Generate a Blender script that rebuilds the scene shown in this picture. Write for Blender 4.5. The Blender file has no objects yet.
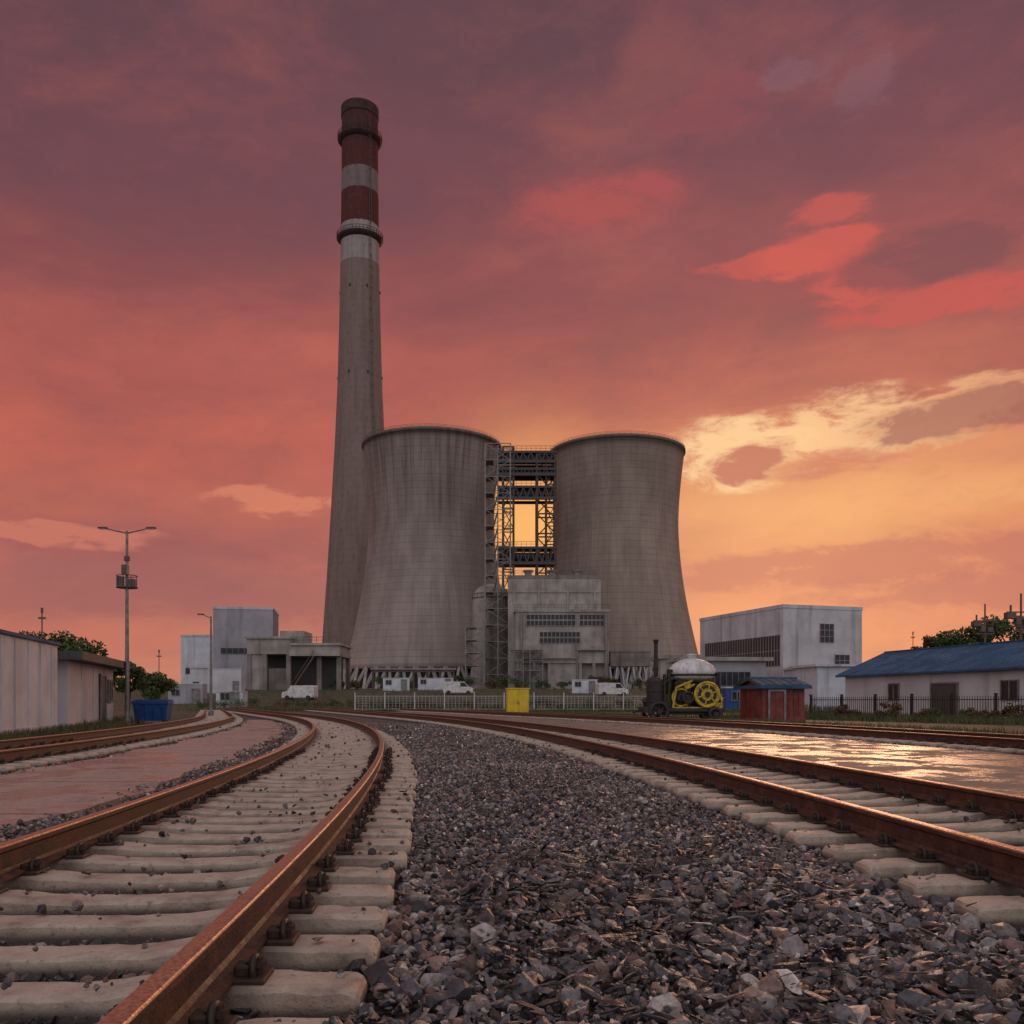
import bpy, bmesh, math, random
import numpy as np
from mathutils import Vector, Matrix
random.seed(7); rng=np.random.default_rng(7)
S=bpy.context.scene; COL=S.collection
S.view_settings.view_transform='Standard'; S.view_settings.look='None'; S.view_settings.exposure=0
def lin(r,g,b):
    f=lambda c:(c/255/12.92) if c/255<=.04045 else ((c/255+.055)/1.055)**2.4
    return (f(r),f(g),f(b),1)
# ---------------------------------------------------------------- node helper
class NT:
    def __init__(s,nt): s.nt=nt; s.N=nt.nodes; s.L=nt.links
    def put(s,sock,v):
        if isinstance(v,bpy.types.NodeSocket): s.L.new(v,sock)
        elif v is not None: sock.default_value=v
    def m(s,op,a,b=None,c=None,clamp=False):
        n=s.N.new('ShaderNodeMath'); n.operation=op; n.use_clamp=clamp
        for i,v in enumerate((a,b,c)):
            if v is not None: s.put(n.inputs[i],v)
        return n.outputs[0]
    def ss(s,x,a,b,o0=0.,o1=1.):
        n=s.N.new('ShaderNodeMapRange'); n.interpolation_type='SMOOTHSTEP'
        s.put(n.inputs[0],x); n.inputs[1].default_value=a; n.inputs[2].default_value=b
        n.inputs[3].default_value=o0; n.inputs[4].default_value=o1
        return n.outputs[0]
    def mix(s,f,a,b,mode='MIX'):
        n=s.N.new('ShaderNodeMix'); n.data_type='RGBA'; n.blend_type=mode
        s.put(n.inputs[0],f); s.put(n.inputs[6],a); s.put(n.inputs[7],b)
        return n.outputs[2]
    def noise(s,vec,scale,detail=4,rough=.55,dist=0):
        n=s.N.new('ShaderNodeTexNoise'); n.inputs['Scale'].default_value=scale
        n.inputs['Detail'].default_value=detail; n.inputs['Roughness'].default_value=rough
        n.inputs['Distortion'].default_value=dist
        if vec is not None: s.L.new(vec,n.inputs['Vector'])
        return n.outputs['Fac']
    def vor(s,vec,scale,out='Distance'):
        n=s.N.new('ShaderNodeTexVoronoi'); n.inputs['Scale'].default_value=scale
        s.L.new(vec,n.inputs['Vector']); return n.outputs[out]
    def ramp(s,f,stops,interp='LINEAR'):
        n=s.N.new('ShaderNodeValToRGB'); cr=n.color_ramp; cr.interpolation=interp
        while len(cr.elements)>1: cr.elements.remove(cr.elements[-1])
        cr.elements[0].position=stops[0][0]; cr.elements[0].color=stops[0][1]
        for p,c in stops[1:]:
            e=cr.elements.new(p); e.color=c
        s.put(n.inputs[0],f); return n.outputs[0]
    def comb(s,x,y,z):
        n=s.N.new('ShaderNodeCombineXYZ')
        for i,v in enumerate((x,y,z)): s.put(n.inputs[i],v)
        return n.outputs[0]
    def sep(s,v):
        n=s.N.new('ShaderNodeSeparateXYZ'); s.L.new(v,n.inputs[0]); return n.outputs
    def scl(s,v,sc):
        n=s.N.new('ShaderNodeMapping'); n.inputs['Scale'].default_value=sc; s.L.new(v,n.inputs[0]); return n.outputs[0]
    def bump(s,h,st,dist=.02):
        n=s.N.new('ShaderNodeBump'); n.inputs['Strength'].default_value=st; n.inputs['Distance'].default_value=dist
        s.L.new(h,n.inputs['Height']); return n.outputs[0]
def newmat(name):
    m=bpy.data.materials.new(name); m.use_nodes=True
    t=NT(m.node_tree); b=t.N['Principled BSDF']
    tc=t.N.new('ShaderNodeTexCoord').outputs['Object']
    geo=t.N.new('ShaderNodeNewGeometry').outputs['Position']
    return m,t,b,tc,geo
def pm(name,c1,c2=None,rough=.7,scale=2.,bump=.15,bscale=30.,dist=.01,metal=0.,streak=0,spec=.4):
    m,t,b,tc,geo=newmat(name)
    c2=c2 or tuple(x*.7 for x in c1[:3])+(1,)
    c1=tuple(c1[:3])+(1,); c2=tuple(c2[:3])+(1,)
    n=t.noise(tc,scale,5,.62)
    col=t.mix(t.ss(n,.35,.65),c1,c2)
    if streak:
        k=t.noise(t.scl(tc,(scale*2,scale*2,scale*.12)),1,4,.6)
        col=t.mix(t.m('MULTIPLY',t.ss(k,.5,.75),streak),col,(c2[0]*.35,c2[1]*.3,c2[2]*.28,1))
    t.put(b.inputs['Base Color'],col)
    t.put(b.inputs['Roughness'],t.ss(n,.3,.7,max(.03,rough-.12),min(1,rough+.12)))
    b.inputs['Metallic'].default_value=metal
    b.inputs['Specular IOR Level'].default_value=spec
    if bump: t.put(b.inputs['Normal'],t.bump(t.noise(tc,bscale,3),bump,dist))
    return m
# ---------------------------------------------------------------- mesh builder
class MB:
    def __init__(s): s.v=[];s.f=[];s.mi=[];s.sm=[]
    def add(s,vs,fs,mi=0,sm=False):
        o=len(s.v); s.v+= [tuple(v) for v in vs]; s.f+=[tuple(i+o for i in f) for f in fs]
        s.mi+=[mi]*len(fs); s.sm+=[sm]*len(fs); return s
    def box(s,x0,x1,y0,y1,z0,z1,mi=0,b=0.):
        if b<=0:
            vs=[(x,y,z) for z in(z0,z1) for y in(y0,y1) for x in(x0,x1)]
            return s.add(vs,[(0,2,3,1),(4,5,7,6),(0,1,5,4),(2,6,7,3),(0,4,6,2),(1,3,7,5)],mi)
        bm=bmesh.new(); bmesh.ops.create_cube(bm,size=1)
        for v in bm.verts: v.co=Vector(((x0+x1)/2+v.co.x*(x1-x0),(y0+y1)/2+v.co.y*(y1-y0),(z0+z1)/2+v.co.z*(z1-z0)))
        bmesh.ops.bevel(bm,geom=bm.edges[:],offset=b,segments=2,affect='EDGES',profile=.5)
        s.bm(bm,mi); return s
    def bm(s,bm,mi=0,sm=False):
        bm.verts.index_update()
        s.add([v.co[:] for v in bm.verts],[[v.index for v in f.verts] for f in bm.faces],mi,sm); bm.free()
    def beam(s,p,q,w,h=None,mi=0):
        h=h or w; p=Vector(p);q=Vector(q);d=(q-p).normalized()
        up=Vector((0,0,1)) if abs(d.z)<.95 else Vector((0,1,0))
        a=d.cross(up).normalized()*w/2; c=a.normalized().cross(d).normalized()*h/2
        vs=[p-a-c,p+a-c,p+a+c,p-a+c,q-a-c,q+a-c,q+a+c,q-a+c]
        return s.add(vs,[(0,1,2,3),(7,6,5,4),(0,4,5,1),(1,5,6,2),(2,6,7,3),(3,7,4,0)],mi)
    def cyl(s,p,q,r0,r1=None,n=16,mi=0,sm=True,cap=True):
        r1=r0 if r1 is None else r1; p=Vector(p);q=Vector(q);d=(q-p).normalized()
        up=Vector((0,0,1)) if abs(d.z)<.95 else Vector((0,1,0))
        a=d.cross(up).normalized(); c=a.cross(d)
        vs=[];
        for k in range(n):
            t=2*math.pi*k/n; e=a*math.cos(t)+c*math.sin(t); vs+= [p+e*r0,q+e*r1]
        s.add(vs,[(2*k,2*((k+1)%n),2*((k+1)%n)+1,2*k+1) for k in range(n)],mi,sm)
        if cap:
            s.add([vs[2*k] for k in range(n)],[tuple(range(n-1,-1,-1))],mi)
            s.add([vs[2*k+1] for k in range(n)],[tuple(range(n))],mi)
        return s
    def lathe(s,prof,n=96,mi=0,sm=True,c=(0,0)):
        vs=[(c[0]+r*math.cos(2*math.pi*k/n),c[1]+r*math.sin(2*math.pi*k/n),z) for r,z in prof for k in range(n)]
        fs=[(j*n+k,j*n+(k+1)%n,(j+1)*n+(k+1)%n,(j+1)*n+k) for j in range(len(prof)-1) for k in range(n)]
        return s.add(vs,fs,mi,sm)
    def torus(s,c,R,r,ax='y',mi=0,n=32,m=10):
        vs=[];fs=[]
        for i in range(n):
            a=2*math.pi*i/n
            for j in range(m):
                b=2*math.pi*j/m; u=(R+r*math.cos(b))*math.cos(a); w=(R+r*math.cos(b))*math.sin(a); h=r*math.sin(b)
                vs.append({'y':(c[0]+u,c[1]+h,c[2]+w),'z':(c[0]+u,c[1]+w,c[2]+h),'x':(c[0]+h,c[1]+u,c[2]+w)}[ax])
        for i in range(n):
            for j in range(m):
                fs.append((i*m+j,((i+1)%n)*m+j,((i+1)%n)*m+(j+1)%m,i*m+(j+1)%m))
        return s.add(vs,fs,mi,True)
    def ball(s,c,rx,ry,rz,mi=0,seg=24,rings=14):
        bm=bmesh.new(); bmesh.ops.create_uvsphere(bm,u_segments=seg,v_segments=rings,radius=1)
        for v in bm.verts: v.co=Vector((c[0]+v.co.x*rx,c[1]+v.co.y*ry,c[2]+v.co.z*rz))
        s.bm(bm,mi,True); return s
    def obj(s,name,mats,parent=None,loc=None,rotz=0,**p):
        me=bpy.data.meshes.new(name); me.from_pydata(s.v,[],s.f)
        if not isinstance(mats,(list,tuple)): mats=[mats]
        for m in mats: me.materials.append(m)
        me.polygons.foreach_set('material_index',s.mi); me.polygons.foreach_set('use_smooth',s.sm)
        bm=bmesh.new(); bm.from_mesh(me); bmesh.ops.recalc_face_normals(bm,faces=bm.faces); bm.to_mesh(me); bm.free()
        me.update(); o=bpy.data.objects.new(name,me); COL.objects.link(o)
        if parent: o.parent=parent
        if loc is not None: o.location=loc
        o.rotation_euler[2]=rotz
        for k,v in p.items(): o[k]=v
        return o
def thing(name,label,cat,loc,rotz=0,group=None):
    e=bpy.data.objects.new(name,None); e.empty_display_size=.3; COL.objects.link(e)
    e.location=loc; e.rotation_euler[2]=rotz; e['label']=label; e['category']=cat
    if group: e['group']=group
    return e
def copy(o,parent=None,loc=None,rotz=None):
    c=o.copy(); COL.objects.link(c)
    if parent is not None: c.parent=parent
    if loc is not None: c.location=loc
    if rotz is not None: c.rotation_euler[2]=rotz
    return c
def np_mesh(name,V,F,mat,col=None,smooth=False,parent=None,**p):
    me=bpy.data.meshes.new(name); k=F.shape[1]
    me.vertices.add(len(V)); me.vertices.foreach_set('co',V.astype(np.float32).ravel())
    me.loops.add(F.size); me.loops.foreach_set('vertex_index',F.astype(np.int32).ravel())
    me.polygons.add(len(F)); me.polygons.foreach_set('loop_start',np.arange(0,F.size,k,dtype=np.int32))
    me.update(calc_edges=True)
    me.polygons.foreach_set('use_smooth',np.full(len(F),smooth))
    if col is not None:
        a=me.color_attributes.new('Col','FLOAT_COLOR','POINT')
        a.data.foreach_set('color',np.hstack([col,np.ones((len(col),1))]).astype(np.float32).ravel())
    me.materials.append(mat); me.validate()
    o=bpy.data.objects.new(name,me); COL.objects.link(o)
    if parent: o.parent=parent
    for kk,v in p.items(): o[kk]=v
    return o
def sst(a,b,x):
    t=np.clip((x-a)/(b-a),0,1); return t*t*(3-2*t)
def gh(x,y): return float(-.08+3.5*sst(95,185,y))
TZ=.035   # height of the tracks above the ballast

# ---------------------------------------------------------------- camera
cam=bpy.data.cameras.new('camera'); co=bpy.data.objects.new('camera',cam); COL.objects.link(co)
co.location=(0,0,.95); co.rotation_euler=(math.radians(90),0,0)
cam.sensor_width=36; cam.lens=31.64; cam.shift_y=.1846; cam.clip_end=9000; cam.clip_start=.05
S.camera=co

# ---------------------------------------------------------------- world sky
W=bpy.data.worlds.new('World'); S.world=W; W.use_nodes=True
t=NT(W.node_tree); bg=t.N['Background']
d=t.N.new('ShaderNodeTexCoord').outputs['Generated']
x,y,z=t.sep(d)
az=t.m('ARCTAN2',x,y); el=t.m('ARCSINE',z)
zc=t.m('ADD',t.m('MAXIMUM',z,0.),.2)
P=t.comb(t.m('DIVIDE',x,zc),t.m('DIVIDE',y,zc),3.1)
n1=t.noise(P,.7,3,.5,.2)
n2=t.noise(P,1.5,6,.58,.3)
n3=t.noise(t.comb(t.m('MULTIPLY',az,3.),t.m('MULTIPLY',el,12.),1.7),1.5,5,.6,.3)
n4=t.noise(t.comb(t.m('MULTIPLY',az,12.),t.m('MULTIPLY',el,26.),5.2),1.6,7,.66,.3)
n5=t.noise(t.comb(t.m('MULTIPLY',t.m('SUBTRACT',az,t.m('MULTIPLY',el,.5)),3.),t.m('MULTIPLY',el,7.),8.4),1.3,7,.62,.25)
c1=t.m('SUBTRACT',n1,.5); c3=t.m('SUBTRACT',n3,.5); c4=t.m('SUBTRACT',n4,.5); c5=t.m('SUBTRACT',n5,.5)
zw=t.m('ADD',z,t.m('ADD',t.m('MULTIPLY',c1,.10),t.m('ADD',t.m('MULTIPLY',c3,.06),t.m('MULTIPLY',c5,.08))))
Lr=t.ramp(zw,[(0,lin(200,130,108)),(.06,lin(190,114,96)),(.12,lin(170,98,90)),(.155,lin(162,91,87)),(.19,lin(182,99,84)),(.26,lin(186,95,80)),(.34,lin(168,87,79)),(.42,lin(142,77,77)),(.5,lin(118,71,77)),(.6,lin(100,67,75)),(1,lin(105,85,95))],'EASE')
Rr=t.ramp(zw,[(0,lin(214,132,106)),(.06,lin(222,134,100)),(.13,lin(208,122,94)),(.16,lin(218,134,92)),(.2,lin(232,156,102)),(.26,lin(216,132,94)),(.31,lin(186,100,82)),(.38,lin(160,85,79)),(.45,lin(140,78,80)),(.52,lin(122,73,80)),(.6,lin(108,69,78)),(1,lin(105,85,95))],'EASE')
col=t.mix(t.ss(t.m('ADD',az,t.m('MULTIPLY',c1,.2)),-.05,.33),Lr,Rr)
col=t.mix(t.m('MULTIPLY',t.ss(n2,.42,.72),t.ss(z,.2,.45,.12,.6)),col,lin(96,65,74))
col=t.mix(t.m('MULTIPLY',t.ss(n5,.48,.74),t.ss(z,.1,.5,.25,.42)),col,lin(114,73,78))
col=t.mix(t.m('MULTIPLY',t.ss(n5,.55,.25),t.ss(z,.15,.6,.5,.2)),col,lin(204,108,90))
col=t.mix(t.m('MULTIPLY',t.ss(n4,.46,.72),.2),col,lin(140,84,83))
def patch(px,py,sx,sy,colr,st,thr=None,wob=.1,soft=.5,rag=3.4):
    global col
    xt=(px-512)/900; zt=(701-py)/900; a0=math.atan(xt); e0=math.atan(zt/math.sqrt(1+xt*xt))
    a=t.m('DIVIDE',t.m('ADD',t.m('SUBTRACT',az,a0),t.m('MULTIPLY',c3,wob)),sx/900)
    e=t.m('DIVIDE',t.m('ADD',t.m('SUBTRACT',el,e0),t.m('MULTIPLY',c3,wob*.7)),sy/900)
    g=t.m('EXPONENT',t.m('MULTIPLY',t.m('ADD',t.m('MULTIPLY',a,a),t.m('MULTIPLY',e,e)),-1.))
    if thr is not None: g=t.ss(t.m('MULTIPLY',g,t.m('ADD',1.,t.m('MULTIPLY',t.m('ADD',c4,t.m('MULTIPLY',c5,.5)),rag))),thr,thr+soft)
    g=t.m('MULTIPLY',g,st,clamp=True)
    g=t.m('MULTIPLY',g,t.ss(y,0.,.2))
    col=t.mix(g,col,colr)
patch(790,520,190,60,lin(246,174,108),.5,wob=.1)
patch(525,530,75,80,lin(255,186,100),.85,wob=.1)
patch(735,452,75,30,lin(252,208,152),.85,.2)
patch(850,430,140,28,lin(248,198,142),.85,.25)
patch(960,402,80,12,lin(240,176,126),.65,.2)
patch(740,620,170,36,lin(240,156,102),.5,wob=.1)
patch(965,416,100,18,lin(158,88,80),.8,.2)
patch(755,458,42,13,lin(184,92,78),.85,.2)
patch(850,455,60,9,lin(196,106,86),.6,.15)
patch(830,566,230,17,lin(194,110,92),.75,.15)
patch(1010,590,170,22,lin(186,104,93),.6,.15)
patch(130,585,230,24,lin(160,95,92),.5,.1)
patch(280,500,85,11,lin(220,132,100),.65,.25)
patch(45,532,90,8,lin(212,124,100),.6,.25)
patch(590,206,75,22,lin(180,81,78),.65,.0,soft=.9)
patch(850,262,150,36,lin(176,84,79),.35,wob=.12)
patch(832,208,36,14,lin(196,88,80),.75,.25)
patch(765,260,65,10,lin(194,86,78),.8,.25)
patch(820,248,50,15,lin(204,90,79),.85,.22)
patch(872,278,46,18,lin(202,88,78),.85,.22)
patch(935,302,80,15,lin(194,85,77),.85,.22)
patch(1030,290,70,13,lin(194,86,78),.8,.22)
patch(935,255,70,20,lin(124,74,79),.7,.15)
patch(700,112,60,20,lin(148,76,80),.45,.1)
patch(785,75,30,16,lin(142,104,114),.3,.25)
patch(862,68,36,26,lin(140,104,113),.25,.25)
back=t.mix(t.m('MULTIPLY',t.ss(n2,.4,.65),.5),(.80,.74,.76,1),(.56,.51,.53,1))
col=t.mix(t.ss(y,.12,-.35),col,back)
col=t.mix(t.ss(z,.66,.95),col,(.52,.46,.50,1))
col=t.mix(t.ss(z,-.01,-.06),col,(.05,.04,.04,1))
sky=t.N.new('ShaderNodeTexSky'); sky.sky_type='NISHITA'; sky.sun_disc=False
sky.sun_elevation=math.radians(9); sky.sun_rotation=math.radians(15)
tot=t.mix(1.,col,t.mix(1.,sky.outputs[0],(.003,.003,.003,1),'MULTIPLY'),'ADD')
t.put(bg.inputs[0],tot); bg.inputs[1].default_value=1.0
sl=bpy.data.lights.new('sun','SUN'); so=bpy.data.objects.new('sun',sl); COL.objects.link(so)
sl.energy=.6; sl.angle=math.radians(20); sl.color=(1,.55,.30)
sd=Vector((math.sin(math.radians(17))*math.cos(math.radians(11)),math.cos(math.radians(17))*math.cos(math.radians(11)),math.sin(math.radians(11))))
so.rotation_euler=(-sd).to_track_quat('-Z','Y').to_euler(); so.location=(80,200,60)

# ---------------------------------------------------------------- materials
M={}
def mk_rail():
    m,t,b,tc,geo=newmat('rusty_steel')
    n=t.noise(tc,7,6,.7); n2=t.noise(tc,70,3); z=t.sep(tc)[2]
    c=t.ramp(t.m('ADD',t.m('MULTIPLY',n,.7),t.m('MULTIPLY',n2,.3)),[(.36,(.018,.010,.009,1)),(.5,(.065,.026,.015,1)),(.66,(.16,.058,.03,1))])
    top=t.m('MULTIPLY',t.ss(z,.183,.196),t.ss(n,.25,.5,.5,1.))
    c=t.mix(top,c,t.mix(t.ss(n2,.35,.7),(.54,.31,.20,1),(.28,.14,.085,1)))  # shiny worn rail head, with an orange highlight put into its colour
    t.put(b.inputs['Base Color'],c)
    t.put(b.inputs['Roughness'],t.m('SUBTRACT',t.ss(n,.3,.7,.5,.74),t.m('MULTIPLY',top,.24)))
    t.put(b.inputs['Metallic'],t.m('MULTIPLY',top,.7))
    t.put(b.inputs['Normal'],t.bump(t.m('ADD',n2,n),.6,.005)); return m
M['rail']=mk_rail()
def mk_sleeper():
    m,t,b,tc,geo=newmat('weathered_concrete_sleeper')
    n=t.noise(geo,4.5,6,.7); f=t.noise(geo,36,5,.72)
    lx,ly,lz=t.sep(tc)
    c=t.ramp(n,[(.3,(.20,.15,.12,1)),(.42,(.36,.285,.225,1)),(.56,(.48,.395,.315,1)),(.74,(.32,.265,.22,1))])
    rust=t.m('MULTIPLY',t.ss(t.m('ABSOLUTE',t.m('SUBTRACT',t.m('ABSOLUTE',lx),.75)),.24,.06),.75)
    c=t.mix(t.m('MULTIPLY',rust,t.ss(n,.3,.5)),c,(.09,.05,.036,1))
    c=t.mix(t.ss(f,.54,.72,0.,.7),c,(.11,.085,.072,1))
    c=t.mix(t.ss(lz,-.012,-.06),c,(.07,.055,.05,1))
    t.put(b.inputs['Base Color'],c); t.put(b.inputs['Roughness'],t.ss(n,.3,.7,.4,.85))
    t.put(b.inputs['Normal'],t.bump(t.m('ADD',f,t.m('MULTIPLY',n,.5)),.55,.014)); return m
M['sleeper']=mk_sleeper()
M['clip']=pm('dark_rusty_iron',(.02,.015,.013),(.05,.025,.018),.55,20,.3,80,.004)
def mk_stone():
    m,t,b,tc,geo=newmat('crushed_stone')
    a=t.N.new('ShaderNodeVertexColor'); a.layer_name='Col'
    n=t.noise(geo,34,4,.7)
    c=t.mix(t.ss(n,.3,.7,.0,1.),t.mix(1.,a.outputs[0],(.54,.53,.54,1),'MULTIPLY'),t.mix(1.,a.outputs[0],(1.3,1.26,1.26,1),'MULTIPLY'))
    t.put(b.inputs['Base Color'],c)
    t.put(b.inputs['Roughness'],t.ss(n,.35,.65,.55,.2))
    b.inputs['Specular IOR Level'].default_value=.55
    t.put(b.inputs['Normal'],t.bump(t.noise(geo,80,4,.7),.55,.01)); return m
M['stone']=mk_stone()
def mk_ground():
    m,t,b,tc,geo=newmat('gravel_and_dirt')
    x,y,z=t.sep(geo)
    v=t.vor(geo,26,'Color'); vd=t.vor(geo,26); vr=t.sep(v)[0]
    g=t.ramp(vr,[(0,(.04,.036,.037,1)),(.45,(.10,.085,.08,1)),(.75,(.18,.145,.13,1)),(1,(.28,.235,.21,1))])
    g=t.mix(t.ss(vd,.35,.75),g,(.015,.012,.012,1))
    n=t.noise(geo,.35,5,.65); nf=t.noise(geo,3,5,.7)
    dirt=t.ramp(nf,[(.3,(.045,.034,.022,1)),(.5,(.085,.068,.04,1)),(.7,(.065,.072,.034,1))])
    dirt=t.mix(t.ss(n,.42,.58),dirt,(.042,.052,.022,1))
    yy=t.m('MINIMUM',y,50.)
    u=t.m('ADD',x,t.m('ADD',t.m('MULTIPLY',y,.026),t.m('MULTIPLY',t.m('MULTIPLY',yy,y),.0033)))
    u=t.m('ADD',u,t.m('MULTIPLY',t.m('SUBTRACT',n,.5),2.5))
    k=t.m('MULTIPLY',t.ss(u,-11,-10),t.ss(u,15.2,14.)); k=t.m('MULTIPLY',k,t.ss(y,110,85))
    t.put(b.inputs['Base Color'],t.mix(k,dirt,g))
    b.inputs['Roughness'].default_value=.7
    h=t.m('ADD',t.m('MULTIPLY',t.m('SUBTRACT',1.,vd),k),t.m('MULTIPLY',nf,.6))
    t.put(b.inputs['Normal'],t.bump(h,.8,.04)); return m
M['ground']=mk_ground()
def mk_wet(name,g,rmin,rdry,spec,bst):
    m,t,b,tc,geo=newmat(name)
    n=t.noise(geo,.9,6,.66,.5); f=t.noise(geo,12,5,.7)
    sp=t.sep(t.scl(geo,(1,.33,1)))
    c=t.ramp(t.m('ADD',t.m('MULTIPLY',n,.55),t.m('MULTIPLY',f,.45)),[(.36,(.12*g,.092*g,.08*g,1)),(.5,(.26*g,.20*g,.168*g,1)),(.64,(.42*g,.335*g,.285*g,1))])
    j=t.ss(t.m('ABSOLUTE',t.m('SUBTRACT',t.m('FRACT',sp[1]),.5)),.014,.004)
    c=t.mix(j,c,(.03,.022,.02,1))
    wet=t.ss(t.m('ADD',n,t.m('MULTIPLY',t.m('SUBTRACT',f,.5),.25)),.47,.55)
    c=t.mix(t.m('MULTIPLY',wet,.5),c,(.06,.043,.036,1))
    t.put(b.inputs['Base Color'],c)
    t.put(b.inputs['Roughness'],t.m('ADD',t.m('MULTIPLY',t.m('SUBTRACT',1.,wet),rdry),t.ss(f,.2,.8,rmin,rmin+.14)))
    b.inputs['Specular IOR Level'].default_value=spec
    t.put(b.inputs['Normal'],t.bump(f,bst,.02)); return m
M['wetl']=mk_wet('wet_concrete_paving',1.35,.05,.42,.8,.35); M['wetr']=mk_wet('damp_concrete_paving',.8,.14,.5,.35,.6)
def mk_tower(tint,stain,seed,z0):
    m,t,b,tc,geo=newmat('cooling_tower_concrete')
    x,y,z=t.sep(tc); ang=t.m('ARCTAN2',y,x)
    cyl=t.comb(t.m('MULTIPLY',ang,30.),seed,z)
    s1=t.noise(t.scl(cyl,(.6,1,.03)),1.,6,.68); s2=t.noise(t.scl(cyl,(2.5,1,.12)),1.,4,.6)
    big=t.noise(t.scl(cyl,(.12,1,.07)),1.,5,.62)
    c=t.ramp(t.m('ADD',t.m('MULTIPLY',s1,.55),t.m('MULTIPLY',s2,.45)),[(.33,tuple(k*.72 for k in tint)+(1,)),(.5,tint+(1,)),(.66,tuple(k*1.15 for k in tint)+(1,))])
    c=t.mix(t.ss(big,.38,.62,.0,.5),c,tuple(k*.62 for k in tint)+(1,))
    st=t.m('MULTIPLY',t.ss(s1,.36,.68),t.ss(t.m('ADD',z,t.m('MULTIPLY',big,44.)),z0,z0+45,.0,stain))
    c=t.mix(st,c,(.12,.07,.06,1))
    lz=t.m('MULTIPLY',z,1/1.9)
    line=t.ss(t.m('FRACT',lz),.12,.03)
    wn=t.N.new('ShaderNodeTexWhiteNoise'); wn.noise_dimensions='1D'; t.L.new(t.m('FLOOR',lz),wn.inputs['W'])
    c=t.mix(t.m('MULTIPLY',wn.outputs[0],.10),c,tuple(k*.5 for k in tint)+(1,))
    c=t.mix(t.m('MULTIPLY',line,t.ss(s1,.35,.65,.03,.2)),c,(.05,.04,.035,1))
    va=t.m('FRACT',t.m('MULTIPLY',ang,48/math.pi)); c=t.mix(t.m('MULTIPLY',t.ss(va,.08,.02),.06),c,(.05,.04,.035,1))
    c=t.mix(t.ss(z,70.5,72.3,0.,.5),c,(.07,.05,.045,1))
    t.put(b.inputs['Base Color'],c); b.inputs['Roughness'].default_value=.85; b.inputs['Specular IOR Level'].default_value=.2
    t.put(b.inputs['Normal'],t.bump(t.m('SUBTRACT',s2,line),.3,.2)); return m
M['towerA']=mk_tower((.33,.275,.25),.8,1.3,48); M['towerB']=mk_tower((.34,.27,.23),.45,7.7,62)
CH=218/222
def mk_chim():
    m,t,b,tc,geo=newmat('painted_chimney_concrete')
    x,y,z=t.sep(tc); ang=t.m('ARCTAN2',y,x)
    cyl=t.comb(t.m('MULTIPLY',ang,9.),2.,z)
    s1=t.noise(t.scl(cyl,(.5,1,.05)),1.,5,.6); g=t.noise(t.scl(cyl,(1,1,.5)),.9,6,.7)
    k=t.m('DIVIDE',t.m('ADD',z,t.m('MULTIPLY',t.m('SUBTRACT',g,.5),1.5)),230.*CH)
    con=(.24,.18,.16,1); wh=(.36,.31,.31,1); rd=(.105,.026,.025,1)
    c=t.ramp(k,[(0,con),(163/230,wh),(177.5/230,rd),(190/230,(.22,.17,.175,1)),(198/230,rd),(207/230,(.075,.027,.027,1))],'CONSTANT')
    c=t.mix(t.ss(s1,.42,.66,.0,.32),c,(.09,.06,.055,1))
    c=t.mix(t.ss(g,.48,.7,.0,.42),c,(.12,.08,.075,1))
    lift=t.m('FRACT',t.m('MULTIPLY',z,1/2.5)); c=t.mix(t.m('MULTIPLY',t.ss(lift,.12,.02),.22),c,(.05,.035,.03,1))
    t.put(b.inputs['Base Color'],c); b.inputs['Roughness'].default_value=.85; b.inputs['Specular IOR Level'].default_value=.2
    t.put(b.inputs['Normal'],t.bump(g,.25,.2)); return m
M['chim']=mk_chim()
M['darkred']=pm('weathered_dark_red_paint',(.055,.022,.022),(.03,.02,.02),.8,.5,0)
M['steel']=pm('dark_painted_steel',(.085,.07,.068),(.13,.10,.09),.6,1.,0)
M['rustst']=pm('rusty_brown_steelwork',(.11,.06,.045),(.07,.045,.04),.7,.6,0)
M['steelg']=pm('galvanised_steel',(.24,.225,.225),(.15,.14,.14),.45,3,0,metal=.3)
M['conc']=pm('grey_concrete',(.38,.345,.325),(.26,.235,.215),.85,.35,.2,4,.05,streak=.5)
M['concd']=pm('dark_concrete',(.24,.21,.20),(.15,.13,.12),.85,.35,.2,4,.05,streak=.6)
M['white']=pm('off_white_render',(.54,.54,.58),(.43,.42,.45),.75,.3,.1,5,.03,streak=.5)
M['whitep']=pm('white_painted_panel',(.56,.59,.66),(.46,.48,.53),.6,.6,.1,6,.02,streak=.4)
M['greyp']=pm('grey_cladding',(.33,.33,.37),(.27,.26,.29),.6,.3,.1,5,.03,streak=.4)
M['roofd']=pm('dark_roofing',(.05,.045,.048),(.08,.07,.07),.6,1.,0)
M['blue']=pm('blue_metal_roof',(.045,.115,.215),(.04,.085,.15),.65,.6,0,spec=.15,streak=.5)
M['bluegrey']=pm('blue_grey_roof',(.09,.13,.18),(.06,.08,.11),.65,1.5,0,spec=.2,streak=.5)
M['bluebin']=pm('blue_painted_steel',(.015,.08,.28),(.01,.05,.16),.5,3,.15)
M['glass']=pm('dark_glass',(.02,.022,.028),(.03,.03,.035),.25,1.,0,spec=.3)
M['yellow']=pm('yellow_paint',(.66,.45,.02),(.30,.20,.02),.45,5,.15)
M['yellowc']=pm('clean_yellow_paint',(.72,.50,.03),(.60,.40,.03),.5,2,.05,streak=.25)
M['black']=pm('black_grimy_iron',(.012,.012,.013),(.035,.028,.024),.5,6,.25,30,.006)
M['redb']=pm('red_brown_boards',(.22,.045,.032),(.13,.03,.025),.65,2.5,.25,12,.01,streak=.7)
M['bark']=pm('tree_bark',(.06,.042,.03),(.035,.025,.02),.9,6,0)
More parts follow.
